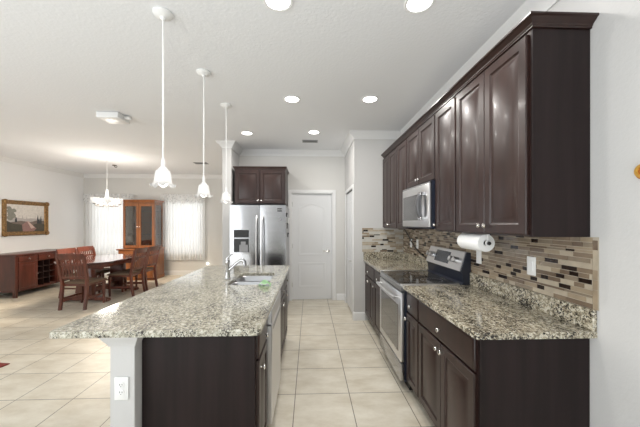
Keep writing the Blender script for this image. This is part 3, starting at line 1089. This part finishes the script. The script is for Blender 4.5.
# magnets
mg = B()
box(mg, -0.035, 0.035, -0.004, 0, 0.018, 0.040)
box(mg, -0.035, 0.035, -0.004, 0, -0.02, 0.005)
tag(obj('fridge_magnet', mg, 'slot_dark', loc=(-0.478, 4.6375, 1.685)), 'dark oblong two-bar magnet at the top of the right fridge door', 'magnet', 'magnets on the fridge door')
tag(obj('fridge_magnet', lathe(B(), [(0.026, 0), (0.026, -0.006), (0.019, -0.008), (0.019, -0.006), (0.0, -0.006)], (0, 0, 0), 24, 'y'), 'grey_plastic', loc=(-0.465, 4.638, 1.545)), 'round grey magnet below the oblong one on the fridge door', 'magnet', 'magnets on the fridge door')
xs = -0.822 + fw - 0.0035
for y, z, hh, mt, lb in ((4.80, 1.62, 0.07, 'black_plastic', 'topmost dark holder on the right side of the refrigerator'),
                         (4.90, 1.44, 0.10, 'slot_dark', 'dark paper clip bundle midway on the side of the refrigerator'),
                         (5.05, 1.28, 0.08, 'black_plastic', 'black magnetic clip low on the side of the refrigerator'),
                         (5.2, 1.52, 0.12, 'cloth_white', 'white note sheet on the rear side of the refrigerator')):
    o = box(B(), xs, xs + 0.012, y - 0.05, y + 0.05, z - hh / 2, z + hh / 2, 0.003)
    box(o, xs + 0.012, xs + 0.024, y - 0.02, y + 0.02, z + hh / 2 - 0.03, z + hh / 2 - 0.008, 0.003)
    tag(obj('magnet_clip', o, mt), lb, 'magnet', 'clips on the fridge side')

# ------------------------------------------------------------------ ceiling lights
def recessed(label, x, y, first):
    if first is None:
        t = thing('recessed_light', label, 'ceiling light', (x, y, CEIL), 0, 'recessed ceiling lights')
        rb = B()
        lathe(rb, [(0.075, -0.001), (0.096, -0.001), (0.096, -0.004), (0.088, -0.008), (0.075, -0.006), (0.075, -0.001)], (0, 0, 0), 32, frill={})
        obj('trim_ring', rb, 'white_metal', t)
        obj('lens', lathe(B(), [(0.0755, -0.001), (0.0755, -0.004), (0, -0.004)], (0, 0, 0), 32), 'lamp_lens', t)
    else:
        t = dup(first, (x, y, CEIL), 0, label)
    a = area('can_lamp', (x, y, CEIL - 0.02), (0, 0, 0), 0.14, 0.14, 9.0, (1, 0.965, 0.92), 'DISK')
    return t


rl0 = recessed('recessed ceiling light nearest the viewer over the island side', -0.197, 1.815, None)
for x, y, lb in ((0.69, 1.80, 'recessed ceiling light nearest the viewer over the aisle beside the cabinets'),
                 (-0.197, 3.252, 'middle recessed ceiling light on the island side'),
                 (0.675, 3.221, 'middle recessed ceiling light on the cabinet side'),
                 (-0.963, 4.50, 'far recessed ceiling light in front of the refrigerator'),
                 (0.067, 4.416, 'far recessed ceiling light in front of the white door')):
    recessed(lb, x, y, rl0)


def vent(label, x, y, wx, wy):
    t = thing('ceiling_vent', label, 'vent', (x, y, CEIL), 0, 'ceiling air vents')
    f = B()
    box(f, -wx, wx, -wy, -wy + 0.015, -0.01, -0.001, 0.002)
    box(f, -wx, wx, wy - 0.015, wy, -0.01, -0.001, 0.002)
    box(f, -wx, -wx + 0.015, -wy + .015, wy - .015, -0.01, -0.001, 0.002)
    box(f, wx - 0.015, wx, -wy + .015, wy - .015, -0.01, -0.001, 0.002)
    obj('frame', f, 'grey_plastic', t)
    s = B()
    n = 6
    for i in range(n):
        yy = -wy + 0.02 + (2 * wy - 0.04) * (i + 0.5) / n
        box(s, -wx + 0.015, wx - 0.015, yy - 0.004, yy + 0.004, -0.009, -0.001)
    obj('louvre', s, 'vent_dark', t)
    return t


vent('grey slotted ceiling vent in front of the white door', 0.007, 4.90, 0.13, 0.07)
vent('grey slotted ceiling vent over the dining side', -2.50, 6.78, 0.15, 0.09)

# pendants ---------------------------------------------------------
def pendant(label, x, y, first):
    if first is None:
        t = thing('pendant_light', label, 'pendant lamp', (x, y, CEIL), 0, 'pendant lights over the island')
        obj('canopy', lathe(B(), [(0.062, -0.001), (0.062, -0.010), (0.05, -0.022), (0.02, -0.032), (0.012, -0.045), (0, -0.046)], (0, 0, 0), 28), 'white_metal', t)
        obj('rod', tube(B(), [(0, 0, -0.04), (0, 0, -0.99)], 0.0055, 8), 'white_metal', t)
        obj('socket', lathe(B(), [(0.008, -0.96), (0.011, -0.975), (0.013, -1.015), (0.026, -1.028), (0.03, -1.036), (0, -1.037)], (0, 0, 0), 20), 'white_metal', t)
        sh = B()
        pr = [(0.031, -1.036), (0.043, -1.044), (0.048, -1.07), (0.052, -1.105), (0.056, -1.125), (0.067, -1.139), (0.076, -1.143)]
        lathe(sh, pr, (0, 0, 0), 64, frill={4: (0.02, 0), 5: (0.05, 0.004), 6: (0.08, 0.010)})
        bmesh.ops.solidify(sh, geom=list(sh.faces), thickness=0.0025)
        obj('shade', sh, 'frosted_shade', t)
        bl = B()
        lathe(bl, [(0.0, -1.038), (0.013, -1.042), (0.015, -1.06), (0.027, -1.09), (0.031, -1.11), (0.028, -1.13), (0.017, -1.146), (0, -1.152)], (0, 0, 0), 24)
        obj('bulb', bl, 'bulb', t)
    else:
        t = dup(first, (x, y, CEIL), 0, label)
    return t


p0 = pendant('nearest white frilled-glass pendant over the island', -0.968, 1.953, None)
pendant('middle white frilled-glass pendant over the island', -0.972, 2.70, p0)
pendant('farthest white frilled-glass pendant over the island, by the partition', -0.98, 3.445, p0)

# chandelier -------------------------------------------------------
ch = thing('chandelier', 'five-light chandelier with white glass cups over the dining table', 'chandelier', (-4.22, 6.2, CEIL))
obj('canopy', lathe(B(), [(0.06, -0.001), (0.06, -0.012), (0.03, -0.03), (0.01, -0.04), (0, -0.04)], (0, 0, 0), 24), 'white_metal', ch)
obj('rod', tube(B(), [(0, 0, -0.035), (0, 0, -0.77)], 0.006, 8), 'white_metal', ch)
obj('hub', lathe(B(), [(0, -0.67), (0.022, -0.69), (0.026, -0.83), (0.03, -0.91), (0.045, -0.98), (0.05, -1.015), (0.03, -1.04), (0.012, -1.05), (0, -1.07)], (0, 0, 0), 20), 'white_metal', ch)
for k in range(5):
    a = 2 * PI * k / 5 + 0.35
    c, s = math.cos(a), math.sin(a)
    am = obj('arm', tube(B(), [(0.03 * c, 0.03 * s, -1.005), (0.11 * c, 0.11 * s, -1.035), (0.18 * c, 0.18 * s, -1.035), (0.208 * c, 0.208 * s, -1.02), (0.215 * c, 0.215 * s, -0.995)], 0.008, 8), 'bronze', ch)
    obj('lamp_cup', lathe(B(), [(0.02, -1), (0.035, -0.995), (0.035, -0.985), (0, -0.985)], (0.215 * c, 0.215 * s, 0), 16), 'bronze', am)
    sh = B()
    lathe(sh, [(0.03, -0.984), (0.056, -0.97), (0.066, -0.93), (0.070, -0.89), (0.075, -0.87)], (0.215 * c, 0.215 * s, 0), 24, frill={})
    bmesh.ops.solidify(sh, geom=list(sh.faces), thickness=0.003)
    obj('lamp_shade', sh, 'frosted_shade', am)
    obj('bulb', lathe(B(), [(0.0, -0.984), (0.014, -0.975), (0.03, -0.94), (0.034, -0.91), (0.025, -0.88), (0, -0.87)], (0.215 * c, 0.215 * s, 0), 16), 'bulb', am)
cl_ = bpy.data.lights.new('chandelier_glow', 'POINT')
cl_.energy = 72
cl_.color = (1, 0.93, 0.82)
cl_.shadow_soft_size = 0.25
clo = bpy.data.objects.new('chandelier_glow', cl_)
COL.objects.link(clo)
clo.location = (-4.22, 6.2, 1.90)

sp_ = bpy.data.lights.new('chandelier_downlight', 'SPOT')
sp_.energy = 130
sp_.color = (1, 0.80, 0.58)
sp_.spot_size = math.radians(165)
sp_.spot_blend = 0.6
sp_.shadow_soft_size = 0.2
spo = bpy.data.objects.new('chandelier_downlight', sp_)
COL.objects.link(spo)
spo.location = (-4.22, 6.2, 1.80)

hk = thing('ceiling_hook', 'small dark hook fitting on the ceiling beyond the chandelier', 'hook', (-4.66, 7.10, CEIL))
obj('plate', lathe(B(), [(0.05, -0.001), (0.05, -0.012), (0.02, -0.02), (0, -0.02)], (0, 0, 0), 20), 'bronze', hk)
obj('hook', tube(B(), [(0, 0, -0.018), (0, 0, -0.04), (0.035, 0, -0.055), (0.06, 0, -0.04), (0.06, 0, -0.03)], 0.008, 8), 'bronze', hk)

bx = thing('ceiling_speaker_box', 'white rectangular box mounted on the ceiling over the dining side', 'ceiling box', (-2.50, 3.82, CEIL))
obj('housing', box(B(), -0.15, 0.12, -0.13, 0.13, -0.075, -0.001, 0.012, 2), 'white_plastic', bx)
obj('swivel', tube(B(), [(0.12, 0.0, -0.03), (0.165, 0.02, -0.03), (0.185, 0.03, -0.04)], [0.02, 0.026, 0.015], 12), 'white_plastic', bx)

# ------------------------------------------------------------------ curtains
def curtain(label, x0, x1, z0, z1, y, amp, waves, name, m, scallop=0, group=None):
    bm = B()
    n, k = waves * 8, 10
    rows = []
    for j in range(k + 1):
        v = j / k
        row = []
        for i in range(n + 1):
            u = i / n
            zb = z0
            if scallop:
                zb = z0 + 0.06 * abs(math.sin(PI * scallop * u)) * -1 + 0.06
            z = z1 + (zb - z1) * v
            yy = y + amp * (0.6 + 0.4 * v) * math.sin(2 * PI * waves * u + 1.3 * math.sin(7 * u)) + 0.25 * amp * math.sin(23 * u + 2 * v)
            row.append(bm.verts.new((x0 + (x1 - x0) * u, yy, z)))
        rows.append(row)
    for j in range(k):
        for i in range(n):
            bm.faces.new((rows[j][i], rows[j][i + 1], rows[j + 1][i + 1], rows[j + 1][i]))
    o = obj(name, bm, m)
    return tag(o, label, 'curtain', group)


for x0, x1, lab in ((-6.27, -4.95, 'left of the china cabinet'), (-4.17, -2.98, 'right of the china cabinet')):
    curtain('white sheer curtain over the dining window ' + lab, x0, x1, 0.44, 2.26, YD - 0.10, 0.022, 15, 'sheer_curtain', 'sheer', group='sheer dining curtains')
    curtain('white lace valance across the top of the window ' + lab, x0 - 0.02, x1 + 0.02, 2.03, 2.30, YD - 0.165, 0.012, 10, 'lace_valance', 'lace', 5, 'lace valances')
    rd = thing('curtain_rod', 'thin white curtain rod above the dining window ' + lab, 'curtain rod', ((x0 + x1) / 2, YD, 2.275), 0, 'curtain rods')
    hw = (x1 - x0) / 2
    obj('rod', tube(B(), [(-hw - 0.03, -0.13, 0), (hw + 0.03, -0.13, 0)], 0.008, 8), 'white_metal', rd)
    for s in (-1, 1):
        obj('bracket', tube(B(), [(s * (hw + 0.027), -0.001, 0), (s * (hw + 0.027), -0.13, 0)], 0.007, 8), 'white_metal', rd)

nl = thing('night_light', 'small glowing night light plugged in low on the dining wall', 'night light', (-2.92, YD, 0.315))
obj('plate', box(B(), -0.035, 0.035, -0.006, -0.0005, -0.06, 0.06, 0.002), 'white_plastic', nl)
obj('glow', lathe(B(), [(0.022, -0.006), (0.024, -0.03), (0.015, -0.05), (0, -0.055)], (0, 0, 0.01), 16, 'y'), 'night_glow', nl)

# ------------------------------------------------------------------ china cabinet
cc = thing('china_cabinet', 'tall oak china cabinet with two glass doors between the dining windows', 'cabinet', (-4.50, 8.24, 0))
cd0 = -0.42
hw = 0.405
bs = B()
box(bs, -hw - 0.06, hw + 0.06, -0.58, 0, 0.0, 0.09, 0.006)
box(bs, -hw - 0.04, hw + 0.04, -0.56, 0, 0.09, 0.78, 0.004)
obj('lower_case', bs, 'oak', cc)
obj('ledge', box(B(), -hw - 0.07, hw + 0.07, -0.60, 0, 0.781, 0.815, 0.008, 2), 'oak', cc)
for s in (-1, 1):
    bm = B()
    a, b = (-hw - 0.02, -0.004) if s < 0 else (0.004, hw + 0.02)
    rings(bm, rect(a, b, 0.12, 0.75), [(0, -0.561), (0, -0.576), (0.004, -0.579), (0.06, -0.579), (0.066, -0.57), (0.09, -0.577), (0.1, -0.577)])
    dd = obj('lower_door', bm, 'oak', cc)
    knob(dd, s * 0.03, -0.579, 0.5)
up = B()
for x0, x1 in ((-hw, -hw + 0.03), (hw - 0.03, hw)):
    for y0, y1 in ((cd0, cd0 + 0.05), (-0.04, 0)):
        box(up, x0, x1, y0, y1, 0.816, 2.02)
box(up, -hw + .03, hw - .03, -0.015, 0, 0.816, 2.02)
box(up, -hw, hw, cd0, 0, 2.02, 2.06)
for x0, x1 in ((-hw, -hw + 0.03), (hw - 0.03, hw)):
    box(up, x0, x1, cd0 + .05, -.04, 0.816, 0.87)
    box(up, x0, x1, cd0 + .05, -.04, 1.97, 2.02)
obj('upper_case', up, 'oak', cc)
obj('cornice', sweep(B(), [(0.0, 2.045), (0.012, 2.045), (0.03, 2.075), (0.04, 2.085), (0.04, 2.10), (0, 2.10)], [(-hw, 0), (-hw, cd0 - 0.022), (hw, cd0 - 0.022), (hw, 0)], -1), 'oak', cc)
obj('cornice_top', box(B(), -hw, hw, cd0 - .02, 0, 2.061, 2.095), 'oak', cc)
for z in (1.17, 1.50, 1.80):
    obj('shelf', box(B(), -hw + 0.031, hw - 0.031, cd0 + 0.06, -0.016, z, z + 0.012), 'oak_dark', cc)
for s in (-1, 1):
    a, b = (-hw + 0.003, -0.003) if s < 0 else (0.003, hw - 0.003)
    f = B()
    box(f, a, a + 0.06, cd0 - 0.02, cd0 - 0.001, 0.83, 2.01, 0.003)
    box(f, b - 0.06, b, cd0 - 0.02, cd0 - 0.001, 0.83, 2.01, 0.003)
    box(f, a + .06, b - .06, cd0 - 0.02, cd0 - 0.001, 0.83, 0.90, 0.003)
    box(f, a + .06, b - .06, cd0 - 0.02, cd0 - 0.001, 1.93, 2.01, 0.003)
    dd = obj('glass_door', f, 'oak', cc)
    obj('pane', box(B(), a + 0.058, b - 0.058, cd0 - 0.012, cd0 - 0.008, 0.895, 1.935), 'cabinet_glass', dd)
    knob(dd, s * 0.03, cd0 - 0.02, 1.38)
    x = s * (hw - 0.012)
    obj('side_pane', box(B(), x - 0.002, x + 0.002, cd0 + 0.05, -0.04, 0.87, 1.97), 'cabinet_glass', cc)

# ------------------------------------------------------------------ sideboard
sb = thing('sideboard', 'long dark cherry sideboard with wine rack against the left wall', 'sideboard', (-5.79, 6.62, 0), PI / 2)
SW, SD = 0.68, 0.58
obj('top', box(B(), -SW - 0.02, SW + 0.02, -0.02, SD + 0.015, 0.825, 0.855, 0.006, 2), 'sideboard_wood', sb)
cs = B()
box(cs, -SW, SW, 0.012, SD, 0.11, 0.15)
box(cs, -SW, SW, 0.012, SD, 0.68, 0.824)
for x0, x1 in ((-SW, -0.225), (0.225, SW)):
    box(cs, x0, x1, 0.012, SD, 0.15, 0.68)
box(cs, -0.225, 0.225, SD - 0.03, SD, 0.15, 0.68, mi=1)
obj('carcass', cs, ['sideboard_wood', 'sideboard_dark'], sb)
for x in (-SW, SW):
    for y in (0.0, SD - 0.05):
        lg = B()
        box(lg, x - 0.03, x + 0.03, y - 0.006, y + 0.05, 0.0, 0.824, 0.005)
        obj('leg', lg, 'sideboard_wood', sb)
for x0, x1 in ((-SW + 0.04, -0.235), (-0.215, 0.215), (0.235, SW - 0.04)):
    bm = B()
    rings(bm, rect(x0, x1, 0.70, 0.812), [(0, 0.0115), (0, -0.006), (0.006, -0.01), (0.02, -0.01)])
    dd = obj('drawer', bm, 'sideboard_wood', sb)
    knob(dd, (x0 + x1) / 2, -0.01, 0.756)
for x0, x1, kx in ((-SW + 0.04, -0.235, -0.26), (0.235, SW - 0.04, 0.26)):
    bm = B()
    rings(bm, rect(x0, x1, 0.13, 0.69), [(0, 0.0115), (0, -0.006), (0.004, -0.01), (0.05, -0.01), (0.056, -0.001), (0.085, -0.008), (0.095, -0.008)])
    dd = obj('door', bm, 'sideboard_wood', sb)
    knob(dd, kx, -0.01, 0.42)
wr = B()
for i in range(1, 3):
    x = -0.225 + 0.45 * i / 3
    box(wr, x - 0.006, x + 0.006, 0.02, SD - 0.031, 0.151, 0.679)
for i in range(1, 4):
    z = 0.15 + 0.53 * i / 4
    for q in range(3):
        a = -0.224 + 0.45 * q / 3 + (0.0065 if q else 0)
        b = -0.226 + 0.45 * (q + 1) / 3 - (0.0065 if q < 2 else 0)
        box(wr, a, b, 0.02, SD - 0.031, z - 0.006, z + 0.006)
obj('wine_rack', wr, 'sideboard_dark', sb)

# ------------------------------------------------------------------ dining table
TX0, TX1, TY0, TY1 = -4.76, -3.74, 5.32, 6.95
tb = thing('dining_table', 'dark cherry dining table with clipped corners and trestle pedestals', 'table', ((TX0 + TX1) / 2, (TY0 + TY1) / 2, 0))
hx, hy = (TX1 - TX0) / 2, (TY1 - TY0) / 2


def octo(k, c=0.24):
    a, b = hx - k, hy - k
    return [(-a + c, -b), (a - c, -b), (a, -b + c), (a, b - c), (a - c, b), (-a + c, b), (-a, b - c), (-a, -b + c)]


obj('tabletop', slab(B(), octo(0), [], 0.728, 0.762, 0.008), 'cherry_top', tb)
obj('apron', slab(B(), octo(0.08), [octo(0.105)[::-1][::-1]], 0.655, 0.7275, 0.001), 'cherry', tb)
for s in (-1, 1):
    cy = s * 0.46
    p = B()
    box(p, -0.14, 0.14, cy - 0.06, cy + 0.06, 0.10, 0.654, 0.012, 2)
    box(p, -0.30, 0.30, cy - 0.05, cy + 0.05, 0.60, 0.6545, 0.01)
    obj('pedestal', p, 'cherry', tb)
    f = B()
    prism(f, [(-0.42, 0.0), (-0.36, 0.0), (-0.30, 0.03), (0.30, 0.03), (0.36, 0.0), (0.42, 0.0), (0.42, 0.045), (0.30, 0.075), (0.14, 0.11), (-0.14, 0.11), (-0.30, 0.075), (-0.42, 0.045)], cy - 0.055, cy + 0.055, 'y')
    obj('foot', f, 'cherry', tb)
obj('stretcher', box(B(), -0.04, 0.04, -0.40, 0.40, 0.13, 0.22, 0.008), 'cherry', tb)

# ------------------------------------------------------------------ dining chairs (front faces -y; origin at the back legs)
def chair(label):
    t = thing('dining_chair', label, 'chair', (0, 0, 0), 0, 'cherry dining chairs')
    hw = 0.215
    obj('seat_frame', box(B(), -hw, hw, -0.42, 0.01, 0.395, 0.43, 0.006), 'cherry', t)
    st = B()
    pts = [(-hw - 0.012, -0.44), (hw + 0.012, -0.44), (hw - 0.005, -0.015), (-hw + 0.005, -0.015)]
    slab(st, pts, [], 0.431, 0.462, 0.012)
    obj('seat', st, 'seat_fabric', t)

    def yb(z):  # curve of the back posts
        return 0.02 + (0.10 * ((z - 0.43) / 0.53) ** 1.25 if z > 0.43 else 0.05 * ((0.43 - z) / 0.43) ** 1.5)
    for s in (-1, 1):
        p = B()
        zs = [0.0, 0.15, 0.30, 0.43, 0.6, 0.78, 0.93]
        loops = []
        for z in zs:
            x, y, r = s * (hw - 0.01 + (0.012 if z > 0.5 else 0)), yb(z), 0.019
            loops.append([p.verts.new((x + a * r, y + b * r * 1.15, z)) for a, b in ((-1, -1), (1, -1), (1, 1), (-1, 1))])
        for A, C in zip(loops, loops[1:]):
            for i in range(4):
                p.faces.new((A[i], A[(i + 1) % 4], C[(i + 1) % 4], C[i]))
        p.faces.new(loops[0][::-1])
        p.faces.new(loops[-1])
        obj('back_leg', p, 'cherry', t)
        f = B()
        x = s * (hw - 0.015)
        loops = []
        for z, r in ((0.0, 0.014), (0.40, 0.021)):
            loops.append([f.verts.new((x + a * r, -0.40 + b * r, z)) for a, b in ((-1, -1), (1, -1), (1, 1), (-1, 1))])
        for i in range(4):
            f.faces.new((loops[0][i], loops[0][(i + 1) % 4], loops[1][(i + 1) % 4], loops[1][i]))
        f.faces.new(loops[0][::-1])
        f.faces.new(loops[1])
        obj('front_leg', f, 'cherry', t)

    def rail(z0, z1, bow, x=hw + 0.012, th=0.011, name='rail'):
        r = B()
        n = 8
        loops = []
        for i in range(n + 1):
            u = -1 + 2 * i / n
            by = bow * (1 - u * u)
            loops.append([r.verts.new(q) for q in ((u * x, yb(z0) + by - th, z0), (u * x, yb(z0) + by + th, z0), (u * x, yb(z1) + by + th, z1), (u * x, yb(z1) + by - th, z1))])
        for A, C in zip(loops, loops[1:]):
            for i in range(4):
                r.faces.new((A[i], A[(i + 1) % 4], C[(i + 1) % 4], C[i]))
        r.faces.new(loops[0][::-1])
        r.faces.new(loops[-1])
        obj(name, r, 'cherry', t)
    rail(0.865, 0.965, 0.02, name='top_rail')
    rail(0.755, 0.79, 0.02, hw - 0.01, 0.008, 'middle_rail')
    rail(0.52, 0.565, 0.015, hw - 0.01, 0.009, 'lower_rail')
    for k in range(7):
        u = -0.75 + 1.5 * k / 6
        s = B()
        x = u * (hw - 0.01)
        for z0, z1 in ((0.556, 0.762), (0.782, 0.872)):
            loops = []
            for z in (z0, z1):
                by = 0.02 * (1 - u * u)
                y = yb(z) + by
                loops.append([s.verts.new((x + a * 0.011, y + b * 0.0055, z)) for a, b in ((-1, -1), (1, -1), (1, 1), (-1, 1))])
            for i in range(4):
                s.faces.new((loops[0][i], loops[0][(i + 1) % 4], loops[1][(i + 1) % 4], loops[1][i]))
            s.faces.new(loops[0][::-1])
            s.faces.new(loops[1])
        obj('back_slat', s, 'cherry', t)
    for x in (-1, 1):
        obj('side_stretcher', box(B(), x * (hw - 0.015) - 0.008, x * (hw - 0.015) + 0.008, -0.385, 0.035, 0.17, 0.20, 0.003), 'cherry', t)
    return t


c0 = chair('cherry dining chair at the near end of the table, its back to the kitchen')
c0.location = (-4.04, 5.16, 0)
c0.rotation_euler = (0, 0, PI)
dup(c0, (-3.63, 6.20, 0), -PI / 2, 'cherry dining chair on the island side of the table, the nearer one')
dup(c0, (-3.63, 6.70, 0), -PI / 2, 'cherry dining chair on the island side of the table, beside the china cabinet')
dup(c0, (-4.86, 6.12, 0), PI / 2, 'cherry dining chair on the sideboard side of the table, the nearer one')
dup(c0, (-4.86, 6.62, 0), PI / 2, 'cherry dining chair on the sideboard side of the table, the farther one')

# ------------------------------------------------------------------ painting (on the left wall)
pa = thing('framed_painting', 'landscape painting in an ornate gilt frame on the left wall', 'painting', (XL + 0.002, 6.78, 1.595), PI / 2)
PW, PH = 0.52, 0.385
pf = B()
loops = []
for d, y in ((0, 0.0), (0, -0.03), (0.012, -0.05), (0.03, -0.052), (0.045, -0.04), (0.065, -0.036), (0.085, -0.02), (0.09, -0.012)):
    loops.append([pf.verts.new((a, y, b)) for a, b in offset_poly(rect(-PW, PW, -PH, PH), d)])
for A, C in zip(loops, loops[1:]):
    for i in range(4):
        pf.faces.new((A[i], A[(i + 1) % 4], C[(i + 1) % 4], C[i]))
for sx_, sz_ in ((-1, -1), (1, -1), (1, 1), (-1, 1)):
    lathe(pf, [(0.055, -0.03), (0.05, -0.056), (0.03, -0.064), (0, -0.066)], (sx_ * (PW - 0.04), 0, sz_ * (PH - 0.04)), 12, 'y')
obj('gilt_frame', pf, 'gilt', pa)
cv = B()
cw_, chh = PW - 0.088, PH - 0.088


def poly(pts, d, mi):
    f = cv.faces.new([cv.verts.new((x * cw_, -0.013 - d * 0.0004, z * chh)) for x, z in pts])
    f.material_index = mi


poly([(-1, -1), (1, -1), (1, 1), (-1, 1)], 0, 0)
poly([(-1, -0.2), (-0.6, 0.05), (-0.1, -0.05), (0.3, 0.0), (0.8, -0.05), (1, 0.0), (1, -1), (-1, -1)], 1, 1)
poly([(-1, -0.35), (-0.3, -0.2), (0.2, -0.3), (0.6, -0.15), (1, -0.2), (1, -1), (-1, -1)], 2, 2)
poly([(-1, -0.2), (-0.7, -0.4), (-0.2, -0.5), (-0.05, -1), (-1, -1)], 3, 3)
poly([(0.35, -0.5), (0.7, -0.35), (1, -0.45), (1, -1), (0.45, -1)], 3, 3)
poly([(-0.25, -0.5), (0.0, -0.25), (0.12, -0.25), (0.55, -0.8), (0.35, -1), (-0.2, -1)], 3.5, 7)
poly([(0.02, -0.22), (0.08, -0.22), (0.45, -0.72), (0.25, -0.8)], 4, 6)
for x, z0, z1, wd in ((0.62, -0.4, 0.3, 0.05), (0.80, -0.4, 0.25, 0.05), (0.7, -0.4, 0.02, 0.05), (-0.22, -0.15, 0.25, 0.04), (0.0, -0.15, 0.12, 0.04), (-0.55, -0.3, 0.1, 0.06)):
    poly([(x - wd, z0), (x + wd, z0), (x + wd * 0.8, (z0 + z1) / 2), (x, z1), (x - wd * 0.8, (z0 + z1) / 2)], 5, 5 if x > 0.3 or x < -0.4 else 1)
for x, z, r in ((-0.82, 0.45, 0.17), (-0.75, 0.2, 0.2), (-0.88, 0.7, 0.12), (-0.65, 0.55, 0.12), (-0.85, 0.0, 0.15)):
    poly([(x + r * math.cos(2 * PI * k / 9) * (1 + 0.25 * math.sin(5 * k)), z + r * 1.2 * math.sin(2 * PI * k / 9)) for k in range(9)], 6 + r, 4)
obj('canvas', cv, ['paint_sky', 'paint_haze', 'paint_field', 'paint_bush', 'paint_leaf', 'paint_tree', 'paint_path', 'paint_rose'], pa, smooth=False)

# ------------------------------------------------------------------ rug, ornament
rg_ = slab(B(), [(-3.15, 3.165), (-4.9, 3.42), (-5.1, 2.2), (-3.36, 1.95)], [], 0.0005, 0.010, 0.003)
tag(obj('rug', rg_, 'rug_red'), 'dark red rug corner on the tiles at the left edge', 'rug')
on = thing('wall_ornament', 'small round wooden ornament on the right wall', 'ornament', (XR - 0.001, 1.185, 1.70), R)
obj('disc', lathe(B(), [(0.034, 0), (0.036, -0.008), (0.033, -0.018), (0.0, -0.022)], (0, 0, 0), 28, 'y'), 'ornament_wood', on)
obj('rim', lathe(B(), [(0.026, -0.0185), (0.03, -0.026), (0.02, -0.026), (0.018, -0.0205), (0.026, -0.0185)], (0, 0, 0.004), 24, 'y', frill={}), 'ornament_gold', on)
